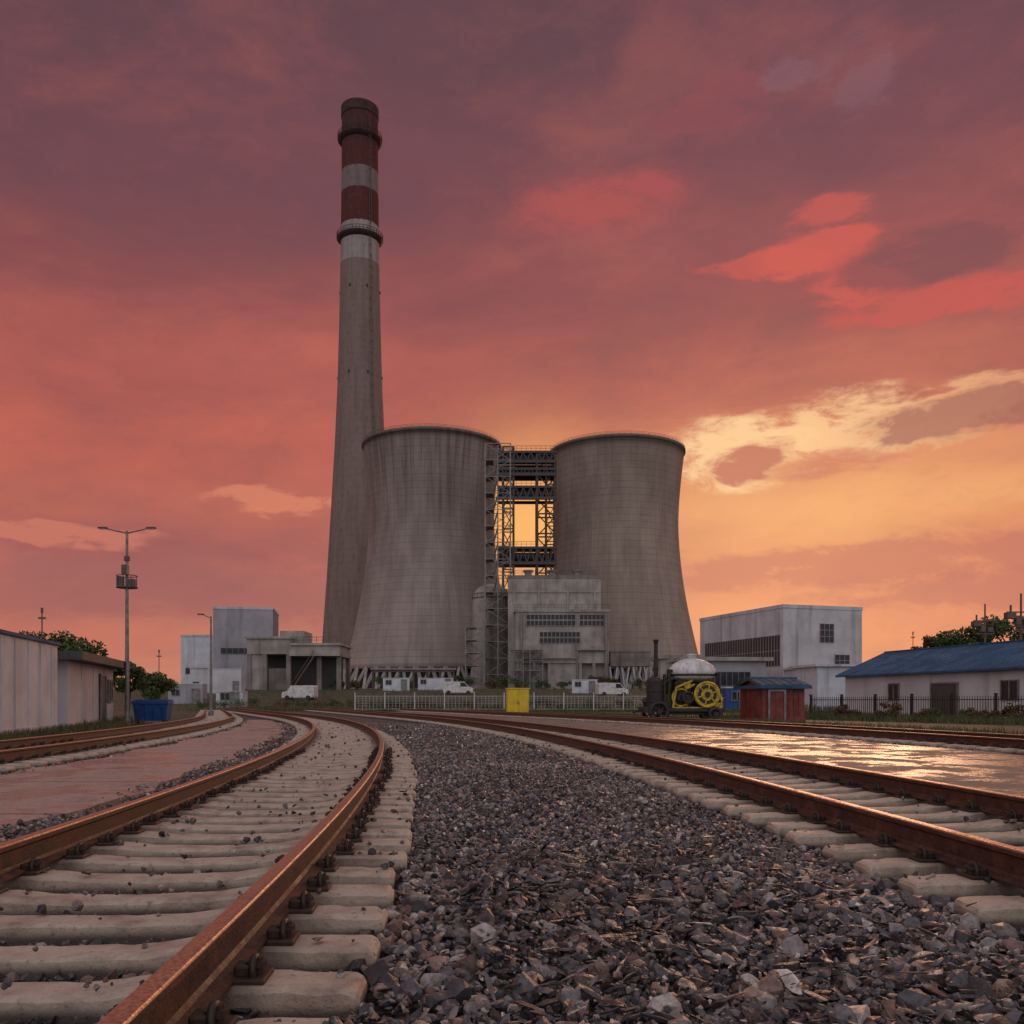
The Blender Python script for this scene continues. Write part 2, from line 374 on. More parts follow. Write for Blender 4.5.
M['leaf']=pm('leaves',(.045,.08,.022),(.075,.095,.028),.6,.9,0)
M['leafb']=pm('rusty_leaves',(.12,.06,.025),(.07,.06,.025),.7,.9,0)
M['straw']=pm('dry_grass',(.12,.11,.045),(.05,.075,.028),.8,.5,0)
M['tank']=pm('white_tank_paint',(.66,.66,.68),(.46,.44,.43),.4,3,.1,streak=.5)

# ---------------------------------------------------------------- ground
ys=np.unique(np.concatenate([[-3000,-800,-200,-60],np.linspace(-20,90,45),np.linspace(94,190,40),[230,300,450,800,1500,3000,6000]]))
xs=np.unique(np.concatenate([[-6000,-2500,-900,-300,-150],np.linspace(-80,80,41),[150,300,900,2500,6000]]))
GX,GY=np.meshgrid(xs,ys); GZ=-.08+3.5*sst(95,185,GY)
V=np.stack([GX.ravel(),GY.ravel(),GZ.ravel()],1); nx=len(xs)
F=np.array([(j*nx+i,j*nx+i+1,(j+1)*nx+i+1,(j+1)*nx+i) for j in range(len(ys)-1) for i in range(nx-1)])
np_mesh('ground',V,F,M['ground'],smooth=True,kind='structure')

# ---------------------------------------------------------------- tracks
TR={'a':(-1.56,-.038,-.00356),'b':(3.38,-.024,-.00320),'c':(-7.35,-.022,-.00316),'d':(11.75,-.027,-.00316)}
def cen(k,Y):
    a,b,c=TR[k]; Y=np.asarray(Y,float); Yc=np.minimum(Y,50.); Yc=np.maximum(Yc,-0.)
    return a+b*Y+c*Yc*Yc+2*c*Yc*np.maximum(Y-50,0)
def tan(k,Y):
    a,b,c=TR[k]; Yc=min(max(Y,0.),50.); v=Vector((b+2*c*Yc,1,0)); return v.normalized()
HL=1.22
def loft_sleeper():
    mb=MB()
    key=[(-HL,-.008,.088),(-HL+.012,.012,.096),(-HL+.03,.021,.10),(-HL+.06,.024,.10),(-1.0,.028,.10),(-.55,.028,.10),(-.38,.008,.088),(0,.002,.082),(.38,.008,.088),(.55,.028,.10),(1.0,.028,.10),(HL-.06,.024,.10),(HL-.03,.021,.10),(HL-.012,.012,.096),(HL,-.008,.088)]
    kx=[k[0] for k in key]
    X=np.unique(np.concatenate([kx,np.linspace(-HL+.12,HL-.12,34)]))
    vs=[]; ph=random.uniform(0,6)
    for x in X:
        zt=np.interp(x,kx,[k[1] for k in key])+.002*math.sin(x*7+ph); w=np.interp(x,kx,[k[2] for k in key])+.003*math.sin(x*5+ph*2)
        j=lambda s:random.uniform(-s,s); wb=w+.025; ch=.006 if random.random()>.16 else random.uniform(.016,.035)
        dz=0 if ch<.012 else -.008
        vs+=[(x+j(.006),-wb+j(.004),-.17),(x+j(.004),-w-.008+j(.004),zt-.016+j(.004)),(x+j(.004),-w+.003+j(.004),zt-.003+dz),(x,-w+.008+ch,zt+j(.001)),(x,w-.008-ch,zt+j(.001)),(x+j(.004),w-.003+j(.004),zt-.003+dz),(x+j(.004),w+.008+j(.004),zt-.016+j(.004)),(x+j(.006),wb+j(.004),-.17)]
    fs=[]
    for i in range(len(X)-1):
        for j in range(8): fs.append((i*8+j,i*8+(j+1)%8,(i+1)*8+(j+1)%8,(i+1)*8+j))
    fs+= [tuple(range(8)),tuple(range((len(X)-1)*8,len(X)*8))]
    mb.add(vs,fs); return mb
def fastening():
    mb=MB()
    mb.box(.065,.165,-.075,.075,.024,.046,b=.006)
    mb.box(.06,.13,-.04,.04,.042,.08,b=.008)
    mb.cyl((.125,.0,.04),(.125,.0,.10),.021,n=6,sm=False)
    mb.cyl((.125,.0,.07),(.125,.0,.088),.034,n=10,sm=False)
    mb.torus((.12,0,.06),.04,.012,'x',n=14,m=6)
    return mb
RP=[(-.07,.032),(.07,.032),(.07,.042),(.022,.056),(.011,.072),(.011,.150),(.020,.160),(.034,.166),(.034,.188),(.029,.196),(.018,.2),(-.018,.2),(-.029,.196),(-.034,.188),(-.034,.166),(-.020,.160),(-.011,.150),(-.011,.072),(-.022,.056),(-.07,.042)]
sleepers={}
smbs=[loft_sleeper() for _ in range(8)]; fmb=fastening()
base_s=[None]*8; base_f=None
labels={'a':'rusty rails on concrete sleepers curving through the ballast','b':'rusty rails on concrete sleepers beside the gravel heap','c':'rusty railway track curving beside the wet paving and sheds','d':'rusty railway track running past the wet paving and fence'}
vis={'a':1.0,'b':1.6,'c':9.5,'d':13.5}; spc={'a':.47,'b':.52,'c':.55,'d':.55}
for k in 'abcd':
    T=thing('railway_track',labels[k],'railway track',(0,0,TZ),group='railway tracks')
    Ys=np.concatenate([np.arange(-4,20,.5),np.arange(20,96,1.)])
    for sg in(-1,1):
        mb=MB(); vs=[]
        for Y in Ys:
            tt=tan(k,Y); nn=Vector((tt.y,-tt.x,0)); c=Vector((float(cen(k,Y)),Y,0))+nn*sg*.7525
            for (u,w) in RP: vs.append(c+nn*u+Vector((0,0,w)))
        n=len(RP); fs=[(i*n+j,i*n+(j+1)%n,(i+1)*n+(j+1)%n,(i+1)*n+j) for i in range(len(Ys)-1) for j in range(n)]
        fs+=[tuple(range(n)),tuple(range((len(Ys)-1)*n,len(Ys)*n))]
        mb.add(vs,fs); mb.obj('rail',M['rail'],T)
    Y=-3.7; pos=[]
    while Y<95:
        tt=tan(k,Y); pos.append((float(cen(k,Y)),Y,math.atan2(-tt.x,tt.y))); Y+=spc[k]*tt.y*random.uniform(.96,1.04)
    sleepers[k]=np.array(pos)
    far=MB(); cnt=0
    for (px,py,rz) in pos:
        i=random.randrange(8)
        if py>=vis[k] and cnt<100:
            cnt+=1; jz=random.uniform(-.010,.003); jr=rz+random.uniform(-.022,.022)
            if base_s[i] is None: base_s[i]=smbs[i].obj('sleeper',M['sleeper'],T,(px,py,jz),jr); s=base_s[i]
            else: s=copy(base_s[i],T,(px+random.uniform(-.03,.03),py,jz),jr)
            if py<(16 if k in'ab' else 20):
                for sg in(-1,1):
                    for q in(-1,1):
                        rr=0 if q>0 else math.pi
                        if base_f is None: base_f=fmb.obj('rail_fastening',M['clip'],s,(sg*.7525,0,0),rr)
                        else: copy(base_f,s,(sg*.7525,0,0),rr)
        else:
            c,sn=math.cos(rz),math.sin(rz)
            far.add([(px+v[0]*c-v[1]*sn,py+v[0]*sn+v[1]*c,v[2]) for v in smbs[i].v],smbs[i].f)
    far.obj('sleeper',M['sleeper'],T,kind='stuff')

# ---------------------------------------------------------------- paving strips
def strip(name,fa,fb,y0,y1,z,mat,step=1.,th=.1):
    Ys=np.arange(y0,y1,step); n=6
    vs=[];fs=[]
    for Y in Ys:
        a,b=fa(Y),fb(Y)
        vs.append((a,Y,z-th)); 
        for i in range(n): vs.append((a+(b-a)*i/(n-1),Y,z))
        vs.append((b,Y,z-th))
    w=n+2
    for j in range(len(Ys)-1):
        for i in range(w-1): fs.append((j*w+i,j*w+i+1,(j+1)*w+i+1,(j+1)*w+i))
    return MB().add(vs,fs).obj(name,mat,kind='structure')
wob=lambda Y,s: .09*math.sin(Y*1.3+s)+.06*math.sin(Y*3.7+s*2)
strip('wet_pavement',lambda Y:float(cen('c',Y))+1.45+wob(Y,1),lambda Y:float(cen('a',Y))-1.7+wob(Y,2),-4,46,.0,M['wetl'],.4)
strip('wet_pavement',lambda Y:float(cen('b',Y))+1.85+wob(Y,3),lambda Y:float(cen('d',Y))-1.5+wob(Y,4),-4,80,.0,M['wetr'],.4)

# ---------------------------------------------------------------- ballast
def rock_variants(n,pts,flat=(.45,.95)):
    out=[]
    for i in range(n):
        bm=bmesh.new(); fl=random.uniform(*flat); el=random.uniform(.6,1.)
        for _ in range(pts):
            v=Vector((random.gauss(0,1),random.gauss(0,1),random.gauss(0,1))).normalized()*random.uniform(.8,1.1)
            bm.verts.new((v.x,v.y*el,v.z*fl))
        r=bmesh.ops.convex_hull(bm,input=bm.verts[:])
        dele=[v for v in bm.verts if not v.link_faces]; bmesh.ops.delete(bm,geom=dele,context='VERTS')
        bmesh.ops.triangulate(bm,faces=bm.faces[:]); bm.verts.index_update()
        out.append((np.array([v.co[:] for v in bm.verts]),np.array([[v.index for v in f.verts] for f in bm.faces]))); bm.free()
    return out
PAL=np.array([(.042,.042,.048),(.075,.074,.082),(.12,.115,.122),(.20,.185,.18),(.34,.31,.29),(.17,.12,.10),(.26,.18,.145),(.11,.075,.065),(.024,.024,.028),(.16,.10,.09),(.48,.44,.41),(.10,.10,.115)])
PW=np.array([.12,.14,.13,.13,.07,.09,.07,.06,.08,.05,.02,.09]); PW=PW/PW.sum()
def scatter(fa,fb,y0,y1,dens,s0,s1,var,zlo,zhi,tilt=.7,elong=None,pw=2.0):
    Yg=np.linspace(y0,y1,200); wd=np.array([fb(Y)-fa(Y) for Y in Yg]); area=wd.mean()*(y1-y0)
    n=int(area*dens)
    Y=rng.choice(Yg,n,p=wd/wd.sum())+rng.uniform(-.5,.5,n)*(y1-y0)/199
    u=rng.random(n); a=np.array([fa(v) for v in Yg]); b=np.array([fb(v) for v in Yg])
    A=np.interp(Y,Yg,a);B=np.interp(Y,Yg,b); X=A+(B-A)*u
    s=s0+(s1-s0)*rng.random(n)**pw
    Z=rng.uniform(zlo,zhi,n)+.012; Z+=.024*np.sin(X*2.1+Y*.7)+.022*np.sin(Y*1.7-X)
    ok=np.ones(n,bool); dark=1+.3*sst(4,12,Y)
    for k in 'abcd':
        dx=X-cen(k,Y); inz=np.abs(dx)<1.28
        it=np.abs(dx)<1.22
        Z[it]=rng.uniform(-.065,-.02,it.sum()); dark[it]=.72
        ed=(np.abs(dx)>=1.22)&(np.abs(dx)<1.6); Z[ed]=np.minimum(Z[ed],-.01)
        ok&=~(np.abs(np.abs(dx)-.7525)<.075+s*.4)
        P=sleepers[k]; idx=np.where(inz)[0]
        if len(idx):
            j=np.argmin(np.abs(P[None,:,1]-Y[idx][:,None]),axis=1)
            best=np.full(len(idx),9.); lx=np.zeros(len(idx))
            for dj in(-1,0,1):
                jj=np.clip(j+dj,0,len(P)-1); c=np.cos(P[jj,2]); sn=np.sin(P[jj,2])
                ddx=X[idx]-P[jj,0]; ddy=Y[idx]-P[jj,1]
                ly=np.abs(-ddx*sn+ddy*c); l=np.abs(ddx*c+ddy*sn)
                q=ly<best; best=np.where(q,ly,best); lx=np.where(q,l,lx)
            on=(best<.09+s[idx]*.45)&(lx<HL+.02+s[idx]*.3)
            lucky=rng.random(len(idx))<.05
            ok[idx[on&~lucky]]=False; Z[idx[on&lucky]]=.022+TZ+s[idx[on&lucky]]*.35
    X,Y,Z,s,dark=X[ok],Y[ok],Z[ok],s[ok],dark[ok]; n=len(X)
    vid=rng.integers(0,len(var),n)
    yaw=rng.uniform(0,6.283,n); tx=rng.normal(0,tilt*.6,n); ty=rng.normal(0,tilt*.6,n)
    cz,sz,cx,sx,cy,sy=np.cos(yaw),np.sin(yaw),np.cos(tx),np.sin(tx),np.cos(ty),np.sin(ty)
    Rz=np.zeros((n,3,3));Rz[:,0,0]=cz;Rz[:,0,1]=-sz;Rz[:,1,0]=sz;Rz[:,1,1]=cz;Rz[:,2,2]=1
    Rx=np.zeros((n,3,3));Rx[:,0,0]=1;Rx[:,1,1]=cx;Rx[:,1,2]=-sx;Rx[:,2,1]=sx;Rx[:,2,2]=cx
    Ry=np.zeros((n,3,3));Ry[:,1,1]=1;Ry[:,0,0]=cy;Ry[:,0,2]=sy;Ry[:,2,0]=-sy;Ry[:,2,2]=cy
    R=Rz@Rx@Ry
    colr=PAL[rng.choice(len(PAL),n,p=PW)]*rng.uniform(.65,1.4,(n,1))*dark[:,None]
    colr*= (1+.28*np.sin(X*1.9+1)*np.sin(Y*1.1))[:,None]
    sc=np.stack([s,s,s],1)
    if elong: sc[:,0]*=rng.uniform(elong[0],elong[1],n); sc[:,2]*=elong[2]; sc[:,1]*=elong[3]
    Vs=[];Fs=[];Cs=[];off=0
    for i,(v,f) in enumerate(var):
        q=np.where(vid==i)[0]
        if not len(q): continue
        vv=v[None]*sc[q][:,None,:]; vv=np.einsum('nij,nkj->nki',R[q],vv)+np.stack([X[q],Y[q],Z[q]],1)[:,None,:]
        Vs.append(vv.reshape(-1,3)); Fs.append((f[None]+(np.arange(len(q))*len(v))[:,None,None]+off).reshape(-1,3)); off+=len(q)*len(v)
        Cs.append(np.repeat(colr[q],len(v),axis=0))
    return np.vstack(Vs),np.vstack(Fs),np.vstack(Cs)
near=rock_variants(50,22); farv=rock_variants(16,9); flatv=rock_variants(20,12,(.28,.55))
parts=[]
fa=lambda Y:float(cen('a',Y))-1.85; fb=lambda Y:float(cen('b',Y))+2.05
mid0=lambda Y:float(cen('a',Y))+1.1; mid1=lambda Y:float(cen('b',Y))-1.05
ta0=lambda Y:float(cen('a',Y))-1.25; ta1=lambda Y:float(cen('a',Y))+1.25
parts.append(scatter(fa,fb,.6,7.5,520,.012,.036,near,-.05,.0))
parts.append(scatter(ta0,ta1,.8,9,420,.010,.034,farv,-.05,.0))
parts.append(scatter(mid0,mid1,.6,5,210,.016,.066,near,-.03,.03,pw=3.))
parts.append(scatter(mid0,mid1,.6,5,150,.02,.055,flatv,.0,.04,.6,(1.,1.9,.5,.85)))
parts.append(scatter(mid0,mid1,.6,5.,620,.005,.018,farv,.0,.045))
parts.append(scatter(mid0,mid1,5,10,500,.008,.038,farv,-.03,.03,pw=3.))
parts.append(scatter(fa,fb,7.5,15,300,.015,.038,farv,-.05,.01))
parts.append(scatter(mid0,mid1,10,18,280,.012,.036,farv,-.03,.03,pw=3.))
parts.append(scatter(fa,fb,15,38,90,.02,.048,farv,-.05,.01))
parts.append(scatter(lambda Y:float(cen('c',Y))-2.,lambda Y:float(cen('c',Y))+1.6,8,45,50,.025,.06,farv,-.06,-.01))
parts.append(scatter(lambda Y:float(cen('d',Y))-1.6,lambda Y:float(cen('d',Y))+2.2,11,55,45,.025,.06,farv,-.06,-.01))
off=0;Vs=[];Fs=[];Cs=[]
for v,f,c in parts: Vs.append(v);Fs.append(f+off);Cs.append(c);off+=len(v)
np_mesh('gravel',np.vstack(Vs),np.vstack(Fs),M['stone'],np.vstack(Cs),kind='stuff')
v,f,c=scatter(lambda Y:float(cen('a',Y))+1.3,mid1,1.6,6,44,.02,.055,rock_variants(14,8,(.5,.8)),.03,.06,.4,(1.5,3.4,.18,.38))
np_mesh('stone_shards',v,f,M['stone'],c*.85,kind='stuff')
v,f,c=scatter(lambda Y:float(cen('a',Y))+.55,lambda Y:float(cen('a',Y))+1.15,2,14,44,.02,.045,flatv,.0,.02,.5,(1.,2.,.7,.8))
v[:,2]+=.03
np_mesh('dark_debris',v,f,M['stone'],c*.2,kind='stuff')

# ---------------------------------------------------------------- cooling towers
def cooling_tower(loc,mat,label,H):
    T=thing('cooling_tower',label,'cooling tower',loc,group='pair of cooling towers')
    zb=6.6; zt=52.
    def rad(z):
        if z<zt: return 18.7*math.sqrt(1+((zt-z)/zt)**1.9*1.2)
        return 18.7+1.8*((z-zt)/(H-zt))**1.6
    prof=[(rad(zb+(H-zb)*i/48),zb+(H-zb)*i/48) for i in range(49)]
    R=prof[-1][0]
    prof=[(prof[0][0]-.9,zb)]+prof+[(R+.35,H+.02),(R+.35,H+.9),(R-.7,H+.9),(R-.9,H-1)]+[(r-.9,z) for r,z in reversed(prof[:-1])]
    MB().lathe(prof,128).obj('shell',mat,T)
    mb=MB(); 
    for k in range(72):
        a=2*math.pi*k/72; mb.beam(((R+.1)*math.cos(a),(R+.1)*math.sin(a),H+.9),((R+.1)*math.cos(a),(R+.1)*math.sin(a),H+1.6),.06)
    for zz in(1.25,1.6): mb.torus((0,0,H+zz),R+.1,.04,'z',n=96,m=4)
    mb.obj('rim_railing',M['steel'],T)
    r0=rad(zb)-.45; r1=r0+3.0; n=40; leg=None
    for k in range(n):
        a=2*math.pi*k/n; w=2*math.pi/n*.44
        if leg is None:
            mb=MB()
            for s in(-1,1): mb.beam((r1,0,.3),(r0*math.cos(w*s),r0*math.sin(w*s),zb+.3),.7,.8)
            mb.box(r1-1,r1+1,-.9,.9,-.2,.9)
            leg=mb.obj('support_leg',M['conc'],T,(0,0,0),a)
        else: copy(leg,T,(0,0,0),a)
    MB().lathe([(r1-.9,-.5),(r1-.9,1.),(r1-1.4,1.),(r1-1.4,-.5)],96).obj('basin_wall',M['concd'],T)
    MB().lathe([(r0-3,-.2),(r0-3,zb+2)],48).obj('fill_screen',M['roofd'],T)
    return T
G=gh(0,270)
cooling_tower((-24,270,G),M['towerA'],'streaked grey concrete cooling tower beside the tall chimney',72.8)
cooling_tower((32.4,278,G),M['towerB'],'tan grey concrete cooling tower beyond the boiler building',73.2)
# chimney
T=thing('chimney','very tall tapering concrete chimney with red and white bands','chimney',(-57.0,337.5,G))
cp=[(15.2,-.5),(13.9,20),(12.2,45),(10.6,72),(9.3,95),(8.3,118),(7.7,140),(7.3,160),(7.0,180),(6.8,200),(6.7,222)]
cp=[(a,b*CH) for a,b in cp]
def cr(z):
    for (r0,z0),(r1,z1) in zip(cp,cp[1:]):
        if z<=z1: return r0+(r1-r0)*(z-z0)/(z1-z0)
    return cp[-1][0]
MB().lathe([(cr(z),z) for z in np.linspace(-.5,217,90)]+[(6.0,217.1),(6.0,205)],64).obj('shaft',M['chim'],T)
MB().lathe([(6.68,215.2),(7.0,215.7),(7.0,219.2),(6.2,219.22),(6.0,217),(6.0,213)],48,sm=False).obj('cap',M['darkred'],T)
for zz in(173.3*CH,211.*CH):
    r=cr(zz); mb=MB().lathe([(r-.2,zz-1.4),(r+.4,zz-1.1),(r+1.5,zz),(r+1.5,zz+.35),(r-.2,zz+.35)],64)
    for k in range(40):
        a=2*math.pi*k/40; mb.beam(((r+1.45)*math.cos(a),(r+1.45)*math.sin(a),zz),((r+1.45)*math.cos(a),(r+1.45)*math.sin(a),zz+1.8),.14)
    for q in(.9,1.8): mb.torus((0,0,zz+q),r+1.45,.09,'z',n=48,m=4)
    mb.obj('gallery',M['darkred'],T)
mb=MB(); a=math.radians(-50)
for z0 in np.arange(2,212,4.):
    for s in(-.4,.4):
        p=lambda z:((cr(z)+.45)*math.cos(a)+s*.7,(cr(z)+.45)*math.sin(a)+s*.7,z)
        mb.beam(p(z0),p(z0+4),.12)
    mb.beam(((cr(z0)+.45)*math.cos(a)-.3,(cr(z0)+.45)*math.sin(a)-.3,z0),((cr(z0)+.45)*math.cos(a)+.3,(cr(z0)+.45)*math.sin(a)+.3,z0),.2)
mb.obj('ladder',M['steel'],T)
for zz in(118,150): 
    for a in(180,0,250,300):
        a=math.radians(a); r=cr(zz); MB().box(r*math.cos(a)-.3,r*math.cos(a)+.3,r*math.sin(a)-.3,r*math.sin(a)+.3,zz,zz+1.,b=.1).obj('warning_lamp',M['black'],T)

# ---------------------------------------------------------------- steel lattice
def lattice(mb,x0,x1,y0,y1,z0,z1,n,w=.35,b=.2):
    for x in(x0,x1):
        for y in(y0,y1): mb.beam((x,y,z0),(x,y,z1),w)
    for i in range(n+1):
        z=z0+(z1-z0)*i/n
        mb.beam((x0,y0,z),(x1,y0,z),b); mb.beam((x0,y1,z),(x1,y1,z),b); mb.beam((x0,y0,z),(x0,y1,z),b); mb.beam((x1,y0,z),(x1,y1,z),b)
        if i<n:
            zz=z0+(z1-z0)*(i+1)/n
            a,c=(x0,x1) if i%2 else (x1,x0)
            mb.beam((a,y0,z),(c,y0,zz),b*.8); mb.beam((c,y1,z),(a,y1,zz),b*.8); mb.beam((x0,y0,z),(x0,y1,zz),b*.8); mb.beam((x1,y1,z),(x1,y0,zz),b*.8)
def rail_top(mb,x0,x1,y,z,step=1.5,h=1.1):
    for x in np.arange(x0,x1+.01,step): mb.beam((x,y,z),(x,y,z+h),.08)
    mb.beam((x0,y,z+h),(x1,y,z+h),.09); mb.beam((x0,y,z+h*.5),(x1,y,z+h*.5),.07)
T=thing('steel_access_tower','tall steel lattice stair tower against a cooling tower','steel tower',(0,0,gh(0,225)))
g=T.location.z
mb=MB(); lattice(mb,-6.6,-.4,222,227,0,64.5-g,15,.34,.17); mb.beam((-3.5,222,0),(-3.5,222,64-g),.28); mb.obj('frame',M['steelg'],T)
mb=MB()
for i in range(1,15):
    z=(64.5-g)*i/15; mb.box(-6.5,-4.6,222.2,226.8,z-.06,z+.06); rail_top(mb,-6.6,-3.4,222,z,3.1)
    mb.beam((-4.6,223.5,z-4),(-3.5,223.5,z),.4,.1)
mb.obj('stair_platforms',M['steel'],T)
mb=MB(); lattice(mb,-11.3,-6.8,219,225,0,15.5,5,.32,.18); 
for i in range(1,6): mb.box(-11.3,-8.8,219,225,3.1*i-.08,3.1*i+.08); rail_top(mb,-11.3,-6.8,219,3.1*i,1.5)
mb.obj('lower_scaffold',M['steelg'],T)
T=thing('pipe_gantry','multi-level rusty steel gantry with dark pipe bridges','steel gantry',(0,0,gh(0,240)))
mb=MB(); 
lattice(mb,6.7,11.6,241,246,0,67-g,12,.7,.36); lattice(mb,9.2,11.6,241,246,20,64-g,8,.45,.25)
lattice(mb,-2.4,.4,241,246,0,69-g,12,.6,.3); mb.obj('frame',M['rustst'],T)
for (ya,yb) in((450,462),(467,475),(485,499),(546,564)):
    za=.92+(701-yb)*.2667-g; zb=.92+(701-ya)*.2667-g
    mb=MB(); mb.box(-4,12,240.4,240.9,za,za+.8); mb.box(-4,12,240.4,246.2,zb-.6,zb); mb.box(-4,12,245.8,246.3,za,za+.8)
    for x in np.arange(-4,12,2.): mb.beam((x,240.7,za+.3),(x+1,240.7,zb-.2),.3); mb.beam((x+1,240.7,zb-.2),(x+2,240.7,za+.3),.3)
    mb.cyl((-4,242.5,(za+zb)/2),(12,242.5,(za+zb)/2),min(1.1,(zb-za)*.34),n=16); mb.cyl((-4,244.8,(za+zb)/2),(12,244.8,(za+zb)/2),min(1.,(zb-za)*.34),n=16)
    rail_top(mb,-4,12,240.6,zb,1.3,1.3)
    mb.obj('pipe_bridge',M['roofd'],T)

# ---------------------------------------------------------------- buildings
def window_part(mb,face,w,d,u,z,ww,hh,nx,nz,fr=.08):
    def bx(u0,u1,z0,z1,o0,o1,mi):
        if face=='f': mb.box(u0,u1,-o1,-o0,z0,z1,mi)
        elif face=='l': mb.box(-o1,-o0,u0,u1,z0,z1,mi)
        elif face=='r': mb.box(w+o0,w+o1,u0,u1,z0,z1,mi)
    bx(u,u+ww,z,z+hh,.005,.03,1)
    for i in range(nx+1): bx(u+ww*i/nx-fr/2,u+ww*i/nx+fr/2,z-fr/2,z+hh+fr/2,.021,.09,0)
    for j in range(nz+1): bx(u-fr/2,u+ww+fr/2,z+hh*j/nz-fr/2,z+hh*j/nz+fr/2,.022,.07,0)
def building(name,label,cat,loc,rotz,w,d,h,wall,roofm,roof='flat',wins=(),doors=(),over=.4,ridge=1.6,group=None,corr=0,rth=.35,fmat=None):
    T=thing(name,label,cat,loc,rotz,group)
    mb=MB(); mb.box(0,w,0,d,-.5,h)
    if corr:
        for x in np.arange(corr,w-.01,corr): mb.box(x-.03,x+.03,-.03,.01,0,h-.05)
    mb.box(-.04,w+.04,-.04,d+.04,-.4,.25)
    if roof=='gable': mb.add([(0,0,h),(0,d,h),(0,d/2,h+ridge-.02),(w,0,h),(w,d,h),(w,d/2,h+ridge-.02)],[(0,1,2),(3,5,4)])
    mb.obj('wall',wall,T)
    mb=MB()
    if roof=='flat': mb.box(-over,w+over,-over,d+over,h+.003,h+rth)
    elif roof=='parapet':
        q=.35; mb.box(-.1,w+.1,-.1,q,h+.003,h+rth); mb.box(-.1,w+.1,d-q,d+.1,h+.003,h+rth); mb.box(-.1,q,q,d-q,h+.003,h+rth); mb.box(w-q,w+.1,q,d-q,h+.003,h+rth)
    elif roof=='gable':
        s=ridge/(d/2)
        for sg in(0,1):
            y0,y1=(-over,d/2) if sg==0 else (d+over,d/2); z0=h-over*s
            mb.add([(-over,y0,z0+.05),(w+over,y0,z0+.05),(w+over,y1,h+ridge+.05),(-over,y1,h+ridge+.05),(-over,y0,z0+.17),(w+over,y0,z0+.17),(w+over,y1,h+ridge+.17),(-over,y1,h+ridge+.17)],[(0,1,2,3),(4,5,6,7),(0,1,5,4),(0,3,7,4),(1,2,6,5),(3,2,6,7)])
            for x in np.arange(-over,w+over,.45): mb.beam((x,y0,z0+.18),(x,y1,h+ridge+.18),.04,.04)
        mb.beam((-over,d/2,h+ridge+.18),(w+over,d/2,h+ridge+.18),.3,.08)
    mb.obj('roof',roofm,T)
    for a in wins:
        mb=MB(); window_part(mb,a[0],w,d,*a[1:]); mb.obj('window',[fmat or M['steelg'],M['glass']],T)
    for (face,u,ww,hh,mt) in doors:
        mb=MB()
        def bx(u0,u1,z0,z1,o0,o1,mi):
            if face=='f': mb.box(u0,u1,-o1,-o0,z0,z1,mi)
            else: mb.box(-o1,-o0,u0,u1,z0,z1,mi)
        bx(u,u+ww,.0,hh,.045,.06,0); bx(u-.1,u,0,hh+.1,.045,.11,1); bx(u+ww,u+ww+.1,0,hh+.1,.045,.11,1); bx(u,u+ww,hh,hh+.1,.045,.11,1)
        mb.obj('door',[mt,M['steelg']],T)
    return T
g=gh(0,215)
B=building('boiler_building','grey concrete boiler building with louvred window bands','industrial building',(-1,218,g),0,22.5,20,27.2,M['conc'],M['concd'],'parapet',rth=.8,fmat=M['concd'])
mb=MB(); mb.box(1.8,24,-5,-.05,6.5,18.6); mb.box(1.4,24.3,-5.3,-.05,18.6,19.2); mb.box(2,23,-3.2,-.05,-.5,6.6); mb.box(10,17,-4.6,-3.,-.5,6.55)
for x in(2.4,6.2,9.8,17.2,20.4,23.5): mb.box(x-.32,x+.32,-4.95,-4.3,-.3,6.6)
mb.obj('front_block',M['conc'],B)
for (u,zb,ww,nx) in((4.4,15.3,11.6,12),(17.0,15.3,5.8,6),(7.5,11.2,9.6,10)):
    for r in range(2):
        mb=MB(); z0=zb+r*1.45
        mb.box(u,u+ww,-5.1,-4.99,z0,z0+1.25,1)
        for i in range(nx+1): mb.box(u+ww*i/nx-.06,u+ww*i/nx+.06,-5.2,-5.09,z0-.06,z0+1.3)
        for j in(0,1): mb.box(u,u+ww,-5.18,-5.09,z0+1.25*j-.06,z0+1.25*j+.06)
        mb.obj('louvre_window',[M['conc'],M['glass']],B)
mb=MB()
for x0 in(.6,5.2): lattice(mb,x0,x0+3.,-7.6,-5.5,-.3,9.5,4,.22,.14)
mb.box(.6,8.2,-7.6,-5.4,4.7,4.85); mb.box(.6,8.2,-7.6,-5.4,9.4,9.55); rail_top(mb,.6,8.2,-7.6,9.5,1.2); rail_top(mb,.6,8.2,-7.6,4.8,1.2)
mb.obj('access_frame',M['steelg'],B)
mb=MB(); rail_top(mb,1.5,24.2,-5.2,19.2,1.6); mb.obj('railing',M['steel'],B); mb=MB(); rail_top(mb,.2,22.2,-.0,28,1.6); mb.obj('railing',M['steel'],B)
mb=MB()
for (x,r,z1) in((3.2,.32,18),(16.4,.28,11),(23.2,.35,18.4)): mb.cyl((x,-5.5,-.3),(x,-5.5,z1),r,n=12); mb.cyl((x,-5.5,z1-.3),(x,-4.9,z1-.3),r,n=12)
mb.cyl((16.4,-5.6,9.6),(23.2,-5.6,9.6),.3,n=12); mb.cyl((3.2,-5.6,7.6),(16.4,-5.6,7.6),.22,n=12)
mb.obj('external_pipework',M['steelg'],B)
mb=MB()
for x in(1.5,7.5,14.5,21): mb.box(x-.25,x+.25,-.2,.0,.1,27)
mb.box(.3,22.2,-.22,0,23.8,24.3); mb.obj('facade_ribs',M['conc'],B)
for x in(5,11,17): MB().cyl((x,5,27),(x,5,29.5),.9).cyl((x,5,29.5),(x,5,29.9),1.3).obj('roof_vent',M['steelg'],B)
T=thing('storage_silo','domed grey concrete silo beside the boiler building','silo',(-5.3,233,g))
